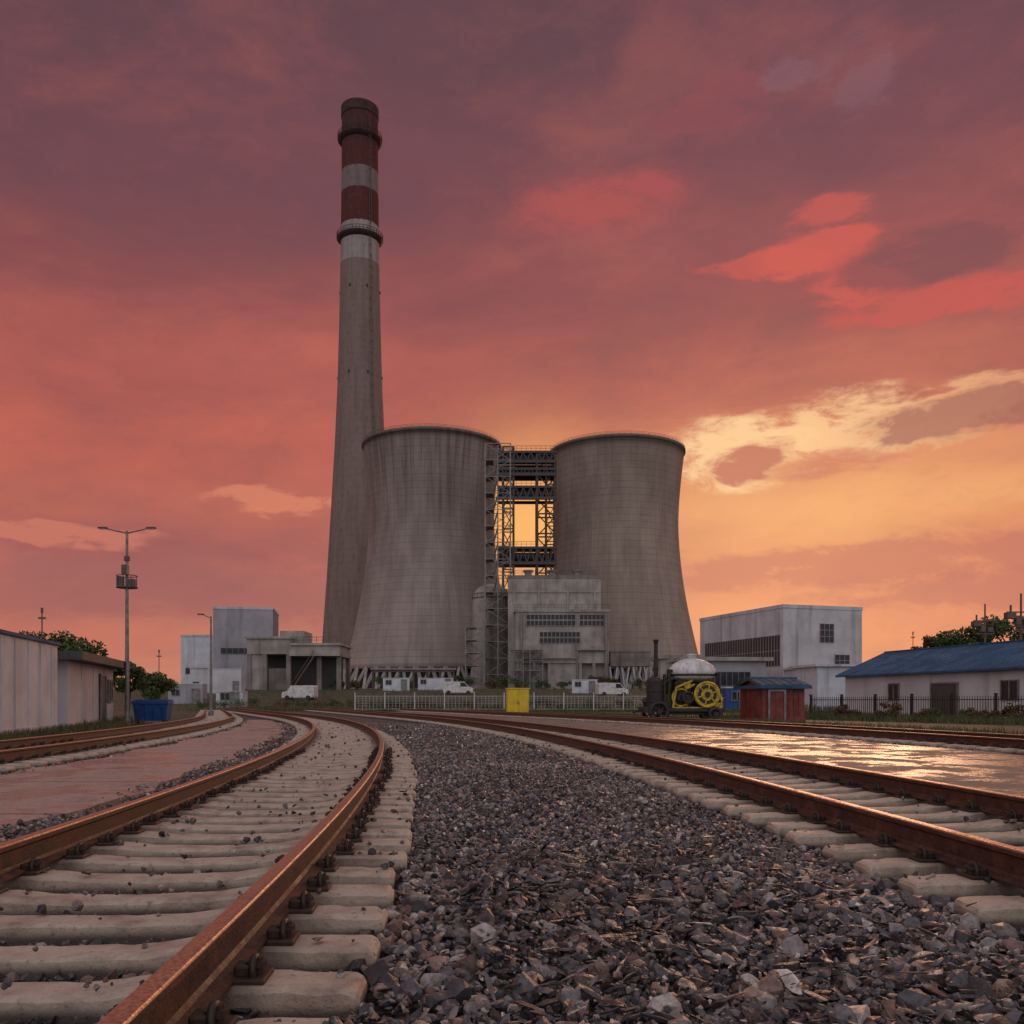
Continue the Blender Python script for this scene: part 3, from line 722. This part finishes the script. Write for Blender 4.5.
pr=[(4.9,-.5),(4.9,24)]+[(4.9*math.cos(a),24+3.8*math.sin(a)) for a in np.linspace(.1,1.5,10)]+[(.02,27.82)]
MB().lathe(pr,48).obj('drum',M['conc'],T)
mb=MB(); mb.torus((0,0,24),5.,.12,'z',n=48,m=6); 
for k in range(24): a=k*math.pi/12; mb.beam((5*math.cos(a),5*math.sin(a),24),(5*math.cos(a),5*math.sin(a),25.1),.08)
mb.torus((0,0,25.1),5.,.06,'z',n=48,m=4); mb.obj('railing',M['steel'],T)
T=thing('conveyor_gallery','low concrete conveyor gallery on splayed white legs','industrial building',(23.4,214,g))
MB().box(0,9.5,0,5,5.8,9.2).box(-.2,9.7,-.2,5.2,9.2,9.5).obj('gallery',M['concd'],T)
for x in(.8,3.6,6.4,9):
    for y in(.5,4.5): MB().beam((x,y,-.4),(x-.9,y,5.8),.35).beam((x,y,-.4),(x+.9,y,5.8),.35).obj('trestle_leg',M['white'],T)
building('plant_annex','long low grey concrete annex beside the cooling tower','industrial building',(33,200,g),0,18,10,6.9,M['conc'],M['conc'],'flat',wins=[('f',2,2.6,14,2.,9,1)],over=.6,rth=.9)
building('turbine_hall','large white turbine hall with grey side and flat roof','industrial building',(45.2,150,gh(0,150)),math.radians(18),15.8,27.3,17-gh(0,150)-.5,M['white'],M['white'],'parapet',
  wins=[('f',7.2,8.6,2.8,3.2,3,3),('f',10.2,3.6,3.,3.,3,3),('l',.8,4.6,24.5,5.2,30,2)],doors=[('f',2,2.2,3,M['roofd'])],rth=.6,fmat=M['greyp'])
building('side_hall','low grey hall with flat canopy roof beside turbine hall','industrial building',(27.0,141,gh(0,141)),math.radians(3),13,8,5.5,M['greyp'],M['conc'],'flat',
  wins=[('f',1,1.6,9.5,2.2,10,1)],rth=.6,over=.9)
building('workshop','small white workshop with flat roof and tall window','workshop',(41.6,128,gh(0,128)),math.radians(4),7.5,8,4.6,M['white'],M['whitep'],'flat',wins=[('f',1.2,1.8,1.6,1.8,2,3)],doors=[('f',5.5,1.2,2.4,M['roofd'])],rth=.3)
building('workshop','low pale annex building behind the blue roofed house','workshop',(38.0,112,gh(0,112)),math.radians(4),25,8,5.0,M['whitep'],M['white'],'flat',wins=[('f',8,3.0,12,.9,10,1)],rth=.3)
g=gh(0,180)
building('process_building','tall pale grey box building with plain walls','industrial building',(-59.8,180,g),math.radians(10),11.6,14,16,M['greyp'],M['white'],'parapet',wins=[('f',1.5,7,8,1.2,7,1)],rth=.5)
building('process_building','pale grey clad building with plain flat roof','industrial building',(-66.6,181,g),0,6.7,12,10.5,M['whitep'],M['white'],'parapet',wins=[('f',1,3,4.4,1.2,4,1)],rth=.4)
T=thing('coal_bunker','open concrete frame building with thick overhanging slab','industrial building',(-48.6,165,gh(0,165)))
MB().box(0,8,0,10,6.6,9.4).box(-.4,8.3,-.4,10.4,9.4,9.8).box(8,17.2,-1.2,10,6.2,8.1).box(8.3,17.6,-1.6,10.4,8.1,8.5).box(5.5,10,2,9,8.4,11).obj('roof_slab',M['conc'],T)
for x in(.4,3.2,7.6,13.2,16.8):
    for y in(.4,9.6): MB().box(x-.4,x+.4,y-.38,y+.38,-.5,6.6).obj('column',M['concd'],T)
MB().box(.81,2.79,.3,.6,-.5,6.6).obj('infill_wall',M['conc'],T); MB().box(3.61,7.19,1.3,1.6,-.5,4.).obj('infill_wall',M['concd'],T); MB().box(.8,16.4,6.2,6.5,-.5,6.6).obj('infill_wall',M['roofd'],T)
mb=MB(); mb.beam((8.5,-1.,.0),(12.6,-1.,6.2),.9,.2); mb.beam((8.5,-1.4,1.1),(12.6,-1.4,7.2),.08); rail_top(mb,8.3,17.4,-1.5,8.5,1.2); mb.obj('outside_stair',M['steel'],T)
T=thing('pipe_rack','low steel pipe rack crossing in front of the towers','pipe rack',(-31,200,gh(0,200)))
mb=MB()
for x in np.arange(0,19,3.): mb.beam((x,0,-.3),(x,0,4.2),.25); mb.beam((x,2,-.3),(x,2,4.2),.25); mb.beam((x,-.2,4.2),(x,2.2,4.2),.2)
mb.beam((-.2,0,4.1),(18.2,0,4.1),.22); mb.beam((-.2,2,4.1),(18.2,2,4.1),.22)
mb.obj('frame',M['steel'],T)
for y,r in((.3,.25),(.9,.2),(1.5,.3)): MB().cyl((-.5,y,4.3+r),(18.5,y,4.3+r),r,n=12).obj('pipe',M['steelg'],T)
ang=math.radians(102.3)
building('storage_shed','white panelled storage shed with blue roof edge','shed',(-12.52,18.4,-.08),ang,11.5,5,2.85,M['whitep'],M['blue'],'flat',corr=1.2,over=.1,rth=.1)
building('gate_house','white walled shed with dark overhanging flat roof','shed',(-15.5,31.4,-.08),math.radians(104),8.4,4.2,2.45,M['white'],M['roofd'],'flat',corr=2.1,over=.6,rth=.3,
   wins=[('f',7.1,1.,.8,.9,2,1)],doors=[('f',5.4,.95,2.05,M['roofd'])])
building('blue_roofed_house','long white house with blue metal roof behind black fence','house',(24.7,66.7,-.08),math.radians(-77.5),31,7.5,2.95,M['white'],M['blue'],'gable',over=.5,ridge=1.6,
   wins=[('f',5.2,1.1,1.1,1.1,2,1),('f',15.5,1.1,1.3,1.1,2,1),('f',22,1.1,1.3,1.1,2,1),('f',27,1.1,1.3,1.1,2,1)],doors=[('f',9.6,2.3,2.1,M['roofd']),('f',18.5,1.,2.1,M['roofd'])])
T=building('red_hut','small red brown wooden hut with low blue grey roof','hut',(12.25,44,-.08),math.radians(12),2.25,2.4,1.72,M['redb'],M['bluegrey'],'gable',over=.2,ridge=.3,corr=.28,
   wins=[('r',.8,.8,.8,.6,2,1)],doors=[('f',.35,.75,1.5,M['redb'])])
MB().box(-.24,2.49,-.26,-.21,1.64,1.8).box(-.26,-.205,-.26,2.66,1.64,1.8).box(2.455,2.51,-.26,2.66,1.64,1.8).obj('fascia',M['blue'],T)
def cabin(px,Y,w,h,mat,label):
    X=(px-512)/900*Y
    building('portable_cabin',label,'portable cabin',(X,Y,gh(X,Y)),random.uniform(-.1,.1),w,2.4,h,mat,M['white'],'flat',over=.06,rth=.12,wins=[('f',.5,1.1,1.,.8,2,1)],doors=[('f',w-1.3,.85,1.95,M['steelg'])],group='portable cabins')
cabin(383,160,4.6,2.2,M['whitep'],'white portable cabin in front of the cooling tower legs')
cabin(418,165,6.4,2.1,M['whitep'],'long white portable cabin in front of the cooling tower')
cabin(572,150,4.2,2.2,M['whitep'],'white portable cabin near the boiler building')
cabin(216,100,2.9,2.,M['whitep'],'small white portable cabin beside the lamp post')
cabin(168,120,4.5,2.6,M['greyp'],'grey portable cabin among the plant buildings')
cabin(726,82,2.6,2.2,M['bluebin'],'blue portable cabin behind the parked engine')
cabin(190,150,8.5,4.0,M['white'],'low white site office near the plant')
def van(px,Y,rz,label):
    X=(px-512)/900*Y; T=thing('parked_van',label,'van',(X,Y,gh(X,Y)),rz,'parked vans')
    pr=[(-2.4,.35),(-2.4,1.9),(-2.25,2.1),(1.0,2.1),(1.6,1.35),(2.35,1.1),(2.45,.35)]
    n=len(pr); vs=[(x,-.9,z) for x,z in pr]+[(x,.9,z) for x,z in pr]
    MB().add(vs,[tuple(range(n)),tuple(range(n,2*n))]+[(i,(i+1)%n,n+(i+1)%n,n+i) for i in range(n)]).obj('body',M['tank'],T)
    MB().add([(.35,-.915,1.3),(1.5,-.915,1.3),(1.0,-.915,1.95),(.35,-.915,1.95)],[(0,1,2,3)]).obj('side_window',M['glass'],T)
    MB().add([(1.08,-.8,2.02),(1.08,.8,2.02),(1.6,.8,1.4),(1.6,-.8,1.4)],[(0,1,2,3)]).obj('windscreen',M['glass'],T).location.x=.03
    for x in(-1.55,1.6):
        for y in(-.85,.85): MB().cyl((x,y-.11,.34),(x,y+.11,.34),.34,n=18).obj('wheel',M['black'],T)
van(458,145,.1,'white parked van in front of the cooling tower')
van(300,130,3.0,'white parked van beside the concrete frame building')
van(612,140,.2,'white parked van near the boiler building')

# ---------------------------------------------------------------- lamps and poles
def street_lamp(px,Y,h,two,label):
    X=(px-512)/900*Y; T=thing('street_lamp',label,'street lamp',(X,Y,gh(X,Y)),group='street lamps')
    MB().cyl((0,0,-.1),(0,0,h-.1),.1,.055,n=14).cyl((0,0,-.1),(0,0,.35),.19,.16,n=14).cyl((0,0,.35),(0,0,.4),.22,n=14).obj('pole',M['steelg'],T)
    L=.95 if two else .55
    for s in ((-1,1) if two else (-1,)):
        MB().cyl((0,0,h-.2),(s*L,0,h+.02),.035,.03,n=8).obj('arm',M['steelg'],T)
        mb=MB(); x0=s*(L+.1); mb.box(x0-.2,x0+.2,-.09,.09,h,h+.07,b=.02); mb.box(x0-.15,x0+.15,-.06,.06,h-.02,h+.01,1); mb.obj('lamp_head',[M['steel'],M['tank']],T)
    return T
T=street_lamp(127,39,8.5,True,'grey double-armed street lamp with equipment platform beside shed')
mb=MB(); mb.torus((0,0,5.95),.42,.03,'z',n=20,m=6); mb.torus((0,0,6.45),.42,.02,'z',n=20,m=6)
for k in range(8): a=k*math.pi/4; mb.beam((.42*math.cos(a),.42*math.sin(a),5.95),(.42*math.cos(a),.42*math.sin(a),6.45),.025); mb.beam((0,0,5.95),(.42*math.cos(a),.42*math.sin(a),5.95),.04)
mb.box(-.36,-.1,-.25,-.02,6.,6.4); mb.box(.12,.38,-.2,.05,6.,6.3); mb.box(-.12,.12,-.3,-.05,6.5,6.9); mb.cyl((.0,0,7.1),(.0,0,7.3),.12,n=12)
mb.obj('equipment_platform',M['steel'],T)
street_lamp(211,56,6.4,False,'slim single-armed street lamp by the curving track')
def mast(px,Y,h,label,cross=True):
    X=(px-512)/900*Y; T=thing('utility_pole',label,'utility pole',(X,Y,gh(X,Y)),group='utility poles')
    MB().cyl((0,0,-.1),(0,0,h),.13 if cross else .06,.07 if cross else .04,n=10).obj('pole',M['steel'],T)
    mb=MB()
    if cross:
        mb.box(-.9,.9,-.06,.06,h*.72,h*.72+.12); mb.box(-1.1,1.1,-.05,.05,h*.84,h*.84+.1); mb.box(-.5,-.1,-.3,.1,h*.74,h*.74+.7); mb.box(.2,.7,-.2,.2,h*.74,h*.74+.45); mb.cyl((-.8,0,h*.84),(-.8,0,h*.84+.6),.08); mb.cyl((.8,0,h*.84),(.8,0,h*.84+.5),.08); mb.beam((-.9,0,h*.84),(0,0,h*.66),.05); mb.beam((.9,0,h*.84),(0,0,h*.66),.05); mb.box(-1.2,-.5,-.3,.3,h*.79,h*.79+.5,b=.03)
    else: mb.box(-.22,.22,-.08,.08,h-.5,h-.38); mb.box(-.06,.06,-.06,.06,h-.1,h+.25)
    mb.obj('crossarm',M['steel'],T)
mast(985,85,10.2,'pole with crossarms and transformer boxes behind the house')
mast(1021,70,9.4,'pole with crossarms and equipment behind the house')
mast(913,110,9.,'slim pole with small lamp behind low buildings',False)
mast(159,95,6.2,'slim pole with small lamp near the plant',False)
mast(42,60,7.,'thin mast rising behind the white shed',False)

# ---------------------------------------------------------------- fences
def fence(name,label,p,q,h,seg,iron,group=None):
    p=Vector(p);q=Vector(q); L=(q-p).length; a=math.atan2(q.y-p.y,q.x-p.x); T=thing(name,label,'fence',(p.x,p.y,gh(p.x,p.y)),a)
    n=max(1,round(L/seg)); s=L/n; mat=M['black'] if iron else M['white']
    mb=MB(); mb.beam((0,0,h*.88),(s,0,h*.88),.04); mb.beam((0,0,h*.15),(s,0,h*.15),.04)
    st=.14 if iron else .35
    for x in np.arange(st,s-.02,st): mb.beam((x,0,.03),(x,0,h+(.03 if iron else -.15)),.022)
    if not iron:
        for z in np.arange(.3,h*.85,.25): mb.beam((0,0,z),(s,0,z),.012)
    pan=mb.obj('fence_panel',mat,T); po=MB().box(-.05,.05,-.05,.05,-.2,h+.12).box(-.065,.065,-.065,.065,h+.11,h+.16).obj('fence_post',mat,T)
    for i in range(1,n): copy(pan,T,(i*s,0,0)); 
    for i in range(1,n+1): copy(po,T,(i*s,0,0))
fence('iron_fence','black iron railing fence in front of the white house',(17.6,53,0),(27,34,0),1.25,2.4,True)
fence('wire_fence','pale wire mesh fence along the plant boundary',(-15,86,0),(13.5,86,0),1.7,3.,False)
fence('wire_fence','pale wire mesh fence along the road past the hut',(13.8,85,0),(30,78,0),1.5,3.,False)

# ---------------------------------------------------------------- blue bin, yellow cabinet
T=thing('waste_skip','blue steel waste skip beside the street lamp','waste skip',(-16.2,40.6,-.08),.15)
mb=MB(); mb.add([(-.75,-.5,.15),(.75,-.5,.15),(.75,.5,.15),(-.75,.5,.15),(-.85,-.6,1.0),(.85,-.6,1.0),(.85,.6,1.0),(-.85,.6,1.0)],[(0,1,5,4),(1,2,6,5),(2,3,7,6),(3,0,4,7),(0,1,2,3)])
for x in(-.6,-.2,.2,.6): mb.beam((x,-.53,.2),(x*1.05,-.62,.98),.06)
mb.box(-.9,.9,-.66,-.58,.96,1.05); mb.box(-.9,-.82,-.58,.66,.96,1.05); mb.box(.82,.9,-.58,.66,.96,1.05); mb.box(-.82,.82,.58,.66,.96,1.05); mb.obj('body',M['bluebin'],T)
MB().box(-.88,.88,-.62,.0,1.055,1.1,b=.01).obj('lid',M['bluebin'],T); MB().box(-.88,.88,.02,.62,1.055,1.16,b=.01).obj('lid',M['bluebin'],T)
for x in(-.6,.6): 
    for y in(-.4,.4): MB().cyl((x-.04,y,.1),(x+.04,y,.1),.1,n=14).obj('wheel',M['black'],T)
T.scale=(.88,.88,.95)
T=thing('electrical_cabinet','bright yellow painted electrical cabinet beside the railway','cabinet',(.4,66,-.08),.1)
MB().box(-.8,.8,-.45,.45,0,1.9,b=.03).obj('body',M['yellowc'],T)
MB().box(-.76,-.02,-.475,-.44,.15,1.8,b=.008).obj('door',M['yellowc'],T); MB().box(.02,.76,-.475,-.44,.15,1.8,b=.008).obj('door',M['yellowc'],T)
MB().box(-.86,.86,-.5,.5,1.902,1.98,b=.01).obj('roof',M['yellowc'],T)
MB().box(-.08,-.05,-.51,-.47,.8,1.).obj('handle',M['black'],T); MB().box(.05,.08,-.51,-.47,.8,1.).obj('handle',M['black'],T)

# ---------------------------------------------------------------- parked engine
T=thing('portable_engine','black and yellow portable engine with white domed tank','engine',(8.5,45,-.08),.06)
mb=MB(); mb.box(-1.9,1.95,-.75,-.55,.5,.68,b=.02); mb.box(-1.9,1.95,.55,.75,.5,.68,b=.02)
for x in(-1.85,-.8,.3,1.3,1.85): mb.box(x-.07,x+.07,-.6,.6,.52,.66)
mb.box(-1.1,1.5,-.5,.5,.35,.53); mb.box(-2.05,-1.85,-.85,.85,.45,.75); mb.beam((-2.0,0,.6),(-2.5,0,.45),.1)
mb.obj('chassis',M['black'],T)
for (x,r) in((-1.35,.5),(1.45,.36)):
    for y in(-.85,.85):
        mb=MB(); mb.torus((x,y,r+.02),r-.08,.1,'y',0,28,8); mb.cyl((x,y-.1,r),(x,y+.1,r),.12,n=14,mi=1)
        for k in range(8):
            a=k*math.pi/4; mb.beam((x,y,r),(x+(r-.1)*math.cos(a),y,r+(r-.1)*math.sin(a)),.045,mi=1)
        mb.obj('wheel',[M['black'],M['clip']],T)
mb=MB(); mb.cyl((-1.45,-.35,.6),(-1.45,-.35,2.0),.42,.42,n=24); mb.torus((-1.45,-.35,1.5),.43,.03,'z'); mb.torus((-1.45,-.35,1.0),.43,.03,'z'); mb.ball((-1.45,-.35,2.0),.42,.42,.25)
mb.cyl((-1.9,.1,.9),(-1.1,.1,1.3),.25,n=14); mb.cyl((-1.0,-.5,.6),(-1.0,-.5,2.35),.09,n=12); mb.cyl((-1.1,.2,1.1),(-.3,.2,1.1),.3,n=18)
mb.cyl((-.75,-.5,1.0),(-.75,.5,1.0),.38,n=20); mb.beam((-1.8,-.5,1.4),(-.6,-.6,2.2),.08); mb.cyl((-.65,-.1,1.3),(-.65,-.1,2.1),.2,n=14)
mb.obj('boiler',M['black'],T)
MB().cyl((-1.3,.1,1.2),(-1.3,.1,3.9),.11,.1,n=16).cyl((-1.3,.1,3.9),(-1.3,.1,4.1),.1,.15,n=16).cyl((-1.3,.1,2.6),(-1.3,.1,2.72),.14,n=16).obj('smokestack',M['black'],T)
mb=MB(); mb.cyl((-.2,-.5,1.2),(-.2,.5,1.2),.5,n=24); mb.cyl((.4,0,1.0),(1.8,0,1.0),.42,n=24); mb.cyl((.3,-.3,1.3),(.3,-.3,2.0),.16,n=14); mb.cyl((.75,.1,1.3),(.75,.1,2.0),.16,n=14)
mb.cyl((-.2,-.62,1.2),(-.2,-.5,1.2),.2,n=16); mb.box(-.5,1.7,-.5,.5,.6,.8,b=.03); mb.box(-.3,1.4,-.4,.45,1.5,1.95,b=.08)
mb.obj('engine_block',M['black'],T)
mb=MB(); mb.box(-.45,1.85,-.70,-.62,.62,.74); mb.torus((-.2,-.58,1.2),.42,.05,'y',0,28,8)
mb.beam((-.62,-.66,.7),(-.45,-.66,1.7),.09); mb.beam((-.45,-.66,1.7),(.35,-.66,2.05),.09); mb.cyl((1.8,-.3,1.0),(1.9,-.3,1.0),.3,n=18); mb.cyl((.0,-.68,1.6),(.45,-.68,1.85),.06,n=8)
mb.box(1.45,1.9,-.64,-.4,.74,.95,b=.04); mb.box(-.05,.3,-.64,-.5,1.66,1.95,b=.03)
for x in(-.5,1.75): mb.beam((x,-.66,.7),(x,.66,.7),.1)
mb.obj('frame',M['yellow'],T)
mb=MB(); mb.cyl((1.05,-.82,1.35),(1.05,-.62,1.35),.62,n=40); mb.torus((1.05,-.8,1.35),.6,.06,'y',0,40,8)
mb.cyl((1.05,-.84,1.35),(1.05,-.80,1.35),.47,n=32,mi=1); mb.cyl((1.05,-.87,1.35),(1.05,-.82,1.35),.30,n=28,mi=0); mb.cyl((1.05,-.93,1.35),(1.05,-.85,1.35),.14,n=20,mi=1)
for k in range(6): a=k*math.pi/3+.3; mb.beam((1.05+.25*math.cos(a),-.85,1.35+.25*math.sin(a)),(1.05+.5*math.cos(a),-.85,1.35+.5*math.sin(a)),.06)
mb.obj('flywheel',[M['yellow'],M['black']],T)
mb=MB(); mb.torus((.1,-.8,1.2),.26,.06,'y',0,28,8); mb.cyl((.1,-.82,1.2),(.1,-.5,1.2),.1,n=14); mb.cyl((.1,-.76,1.2),(.1,-.72,1.2),.26,n=20); mb.obj('drive_pulley',M['black'],T)
prf=[(.02,2.06),(.85,2.08),(1.1,2.2),(1.2,2.42)]+[(1.2*math.cos(a),2.42+.74*math.sin(a)) for a in np.linspace(.12,1.45,10)]+[(.24,3.17),(.22,3.3),(.27,3.32),(.27,3.37),(.02,3.4)]
mb=MB().lathe(prf,40); mb.v=[(v[0]+.5,v[1]*.72,v[2]) for v in mb.v]; mb.obj('tank',M['tank'],T)
mb=MB(); mb.torus((.5,0,2.33),1.18,.05,'z',0,40,8); mb.v=[(v[0],v[1]*.73,v[2]) for v in mb.v]
for x in(-.3,1.2):
    for y in(-.45,.45): mb.beam((x,y,.6),(x,y,2.3),.1)
mb.beam((-.4,-.5,2.04),(1.4,-.5,2.04),.1); mb.beam((-.4,.5,2.04),(1.4,.5,2.04),.1)
mb.cyl((-.75,-.4,1.2),(-.75,-.4,2.6),.12,n=12); mb.cyl((1.75,-.5,.8),(1.75,-.5,2.4),.06,n=10); mb.cyl((-.75,-.4,2.55),(-.45,-.3,2.5),.06,n=8); mb.cyl((1.75,-.5,2.38),(1.45,-.3,2.4),.06,n=8)
mb.obj('tank_cradle',M['black'],T)

# ---------------------------------------------------------------- trees, bushes, grass
def leaves(cl,n,ls,flat=.8):
    C=np.array([c[:3] for c in cl]);R=np.array([c[3] for c in cl]); w=R**2; k=rng.choice(len(cl),n,p=w/w.sum())
    dv=rng.normal(size=(n,3)); dv/=np.linalg.norm(dv,axis=1)[:,None]; r=rng.random(n)**.45
    P=C[k]+dv*(R[k]*r)[:,None]*np.array([1,1,flat])
    a=rng.normal(size=(n,3)); a/=np.linalg.norm(a,axis=1)[:,None]; b=np.cross(a,rng.normal(size=(n,3))); b/=np.linalg.norm(b,axis=1)[:,None]
    s=ls*rng.uniform(.5,1.3,(n,1))
    V=np.stack([P-a*s,P+b*s*.5,P+a*s,P-b*s*.5],1).reshape(-1,3); F=np.arange(4*n).reshape(-1,4); return V,F
def tree(X,Y,h,r,label,mat='leaf',n=3500,ls=.12):
    z=gh(X,Y); T=thing('tree',label,'tree',(X,Y,z),random.uniform(0,6),group='trees')
    mb=MB(); tp=(random.uniform(-.2,.2),random.uniform(-.2,.2),h*.45); mb.cyl((0,0,-.1),tp,.035*h,.02*h,n=10); cl=[]
    for i in range(9):
        a=i*2.4+random.random(); rr=r*random.uniform(.35,.85); q=(rr*math.cos(a),rr*math.sin(a),h*random.uniform(.5,.88))
        mb.cyl(tp,q,.014*h,.004*h,n=6); cl.append((*q,r*random.uniform(.28,.5)))
        for _ in range(2): cl.append((q[0]+random.uniform(-1,1)*r*.35,q[1]+random.uniform(-1,1)*r*.35,q[2]+random.uniform(-.3,.5)*r*.4,r*random.uniform(.12,.25)))
    cl.append((0,0,h*.85,r*.4)); mb.obj('trunk',M['bark'],T)
    V,F=leaves(cl,n,ls); np_mesh('crown',V,F,M[mat],parent=T)
tree(-23.0,46,4.8,1.9,'leafy green tree behind the white shed')
tree(-21.4,50,3.4,1.2,'bushy green tree behind the street lamp')
tree(-24.6,62,2.9,1.4,'small green tree behind the blue skip')
tree(-26,48,5.0,1.6,'rusty leaved tree behind the white shed','leafb')
tree(-29,58,4.6,2.0,'green tree behind the white shed')
tree(46,92,9.,3.1,'broad dark green tree behind the house',n=5000,ls=.2)
tree(51,90,9.8,3.6,'dark green tree behind the blue roof',n=5000,ls=.2)
tree(44.4,95,8.2,2.4,'rusty leaved tree behind the house','leafb',n=4500,ls=.2)
tree(57,95,11,4,'tall dark green tree behind the blue roof',n=5000,ls=.2)
def bush(X,Y,h,r,mat,label,n=700,ls=.07):
    T=thing('bush',label,'bush',(X,Y,gh(X,Y)),group='scrubby bushes')
    mb=MB(); cl=[]
    for i in range(7):
        a=random.uniform(0,6.3); rr=r*random.uniform(.2,.8); q=(rr*math.cos(a),rr*math.sin(a),h*random.uniform(.35,.8)); mb.cyl((0,0,-.05),q,.025,.008,n=5); cl.append((*q,r*random.uniform(.25,.45)))
    mb.obj('stems',M['bark'],T); V,F=leaves(cl,n,ls); np_mesh('foliage',V,F,M[mat],parent=T)
for i in range(26):
    X=-14+i*1.25+random.uniform(-.5,.5); bush(X,90+random.uniform(-1.5,4),random.uniform(.6,1.5),random.uniform(.7,1.3),random.choice(['leaf','leafb','leaf']),'scrubby bush along the wire fence')
for i in range(20):
    X=18.5+i*.6+random.uniform(-.3,.3); Y=50-i*.95+random.uniform(-1.6,.2); bush(X-.6,Y,random.uniform(.5,1.1),random.uniform(.5,.9),random.choice(['leafb','straw','leafb']),'dry reddish bush beside the black fence')
for i in range(12):
    bush(-34+i*1.9+random.uniform(-.5,.5),100+random.uniform(-3,5),random.uniform(.8,1.8),random.uniform(.9,1.6),random.choice(['leaf','leafb']),'scrubby bush below the plant buildings')
for i in range(24):
    bush(-44+i*3.6+random.uniform(-1.4,1.4),172+random.uniform(-8,14),random.uniform(1.4,3.),random.uniform(1.4,2.6),random.choice(['leaf','leaf','leafb']),'low green bush at the foot of the towers',900,.14)
def grass(regions):
    Vs=[]
    for (x0,y0,x1,y1,w,n,h) in regions:
        q=rng.random(n); X=x0+(x1-x0)*q+rng.normal(0,w,n); Y=y0+(y1-y0)*q+rng.normal(0,w,n)
        cl=rng.random(n)<.6+.4*np.sin(X*3)*np.sin(Y*2.3); X,Y=X[cl],Y[cl]; n=len(X)
        hh=h*rng.uniform(.3,1.2,n); a=rng.uniform(0,6.28,n); le=rng.normal(0,.25,(n,2))*hh[:,None]; wd=.008+.012*(Y/40)
        Z=np.array([-.09+3.5*v for v in sst(95,185,Y)])
        dx=np.cos(a)*wd; dy=np.sin(a)*wd
        Vs.append(np.stack([np.stack([X-dx,Y-dy,Z],1),np.stack([X+dx,Y+dy,Z],1),np.stack([X+le[:,0],Y+le[:,1],Z+hh],1)],1).reshape(-1,3))
    V=np.vstack(Vs); return V,np.arange(len(V)).reshape(-1,3)
V,F=grass([(-11.2,16,-15.5,33,.45,9000,.28),(-15.5,33,-20,44,.7,6000,.35),(14.5,26,10,44,.8,9000,.25),(26,30,17,52,.9,14000,.4),(9,50,-2,80,1.3,9000,.35),(-15,86,14,86,1.2,9000,.4),(14,84,40,72,1.6,10000,.45),(13,52,24,60,2.5,9000,.35),(-30,95,-12,90,2.5,9000,.5),(-40,110,40,110,8,9000,.5),(-60,150,60,150,16,9000,.6)])
np_mesh('grass',V,F,M['straw'],kind='stuff')
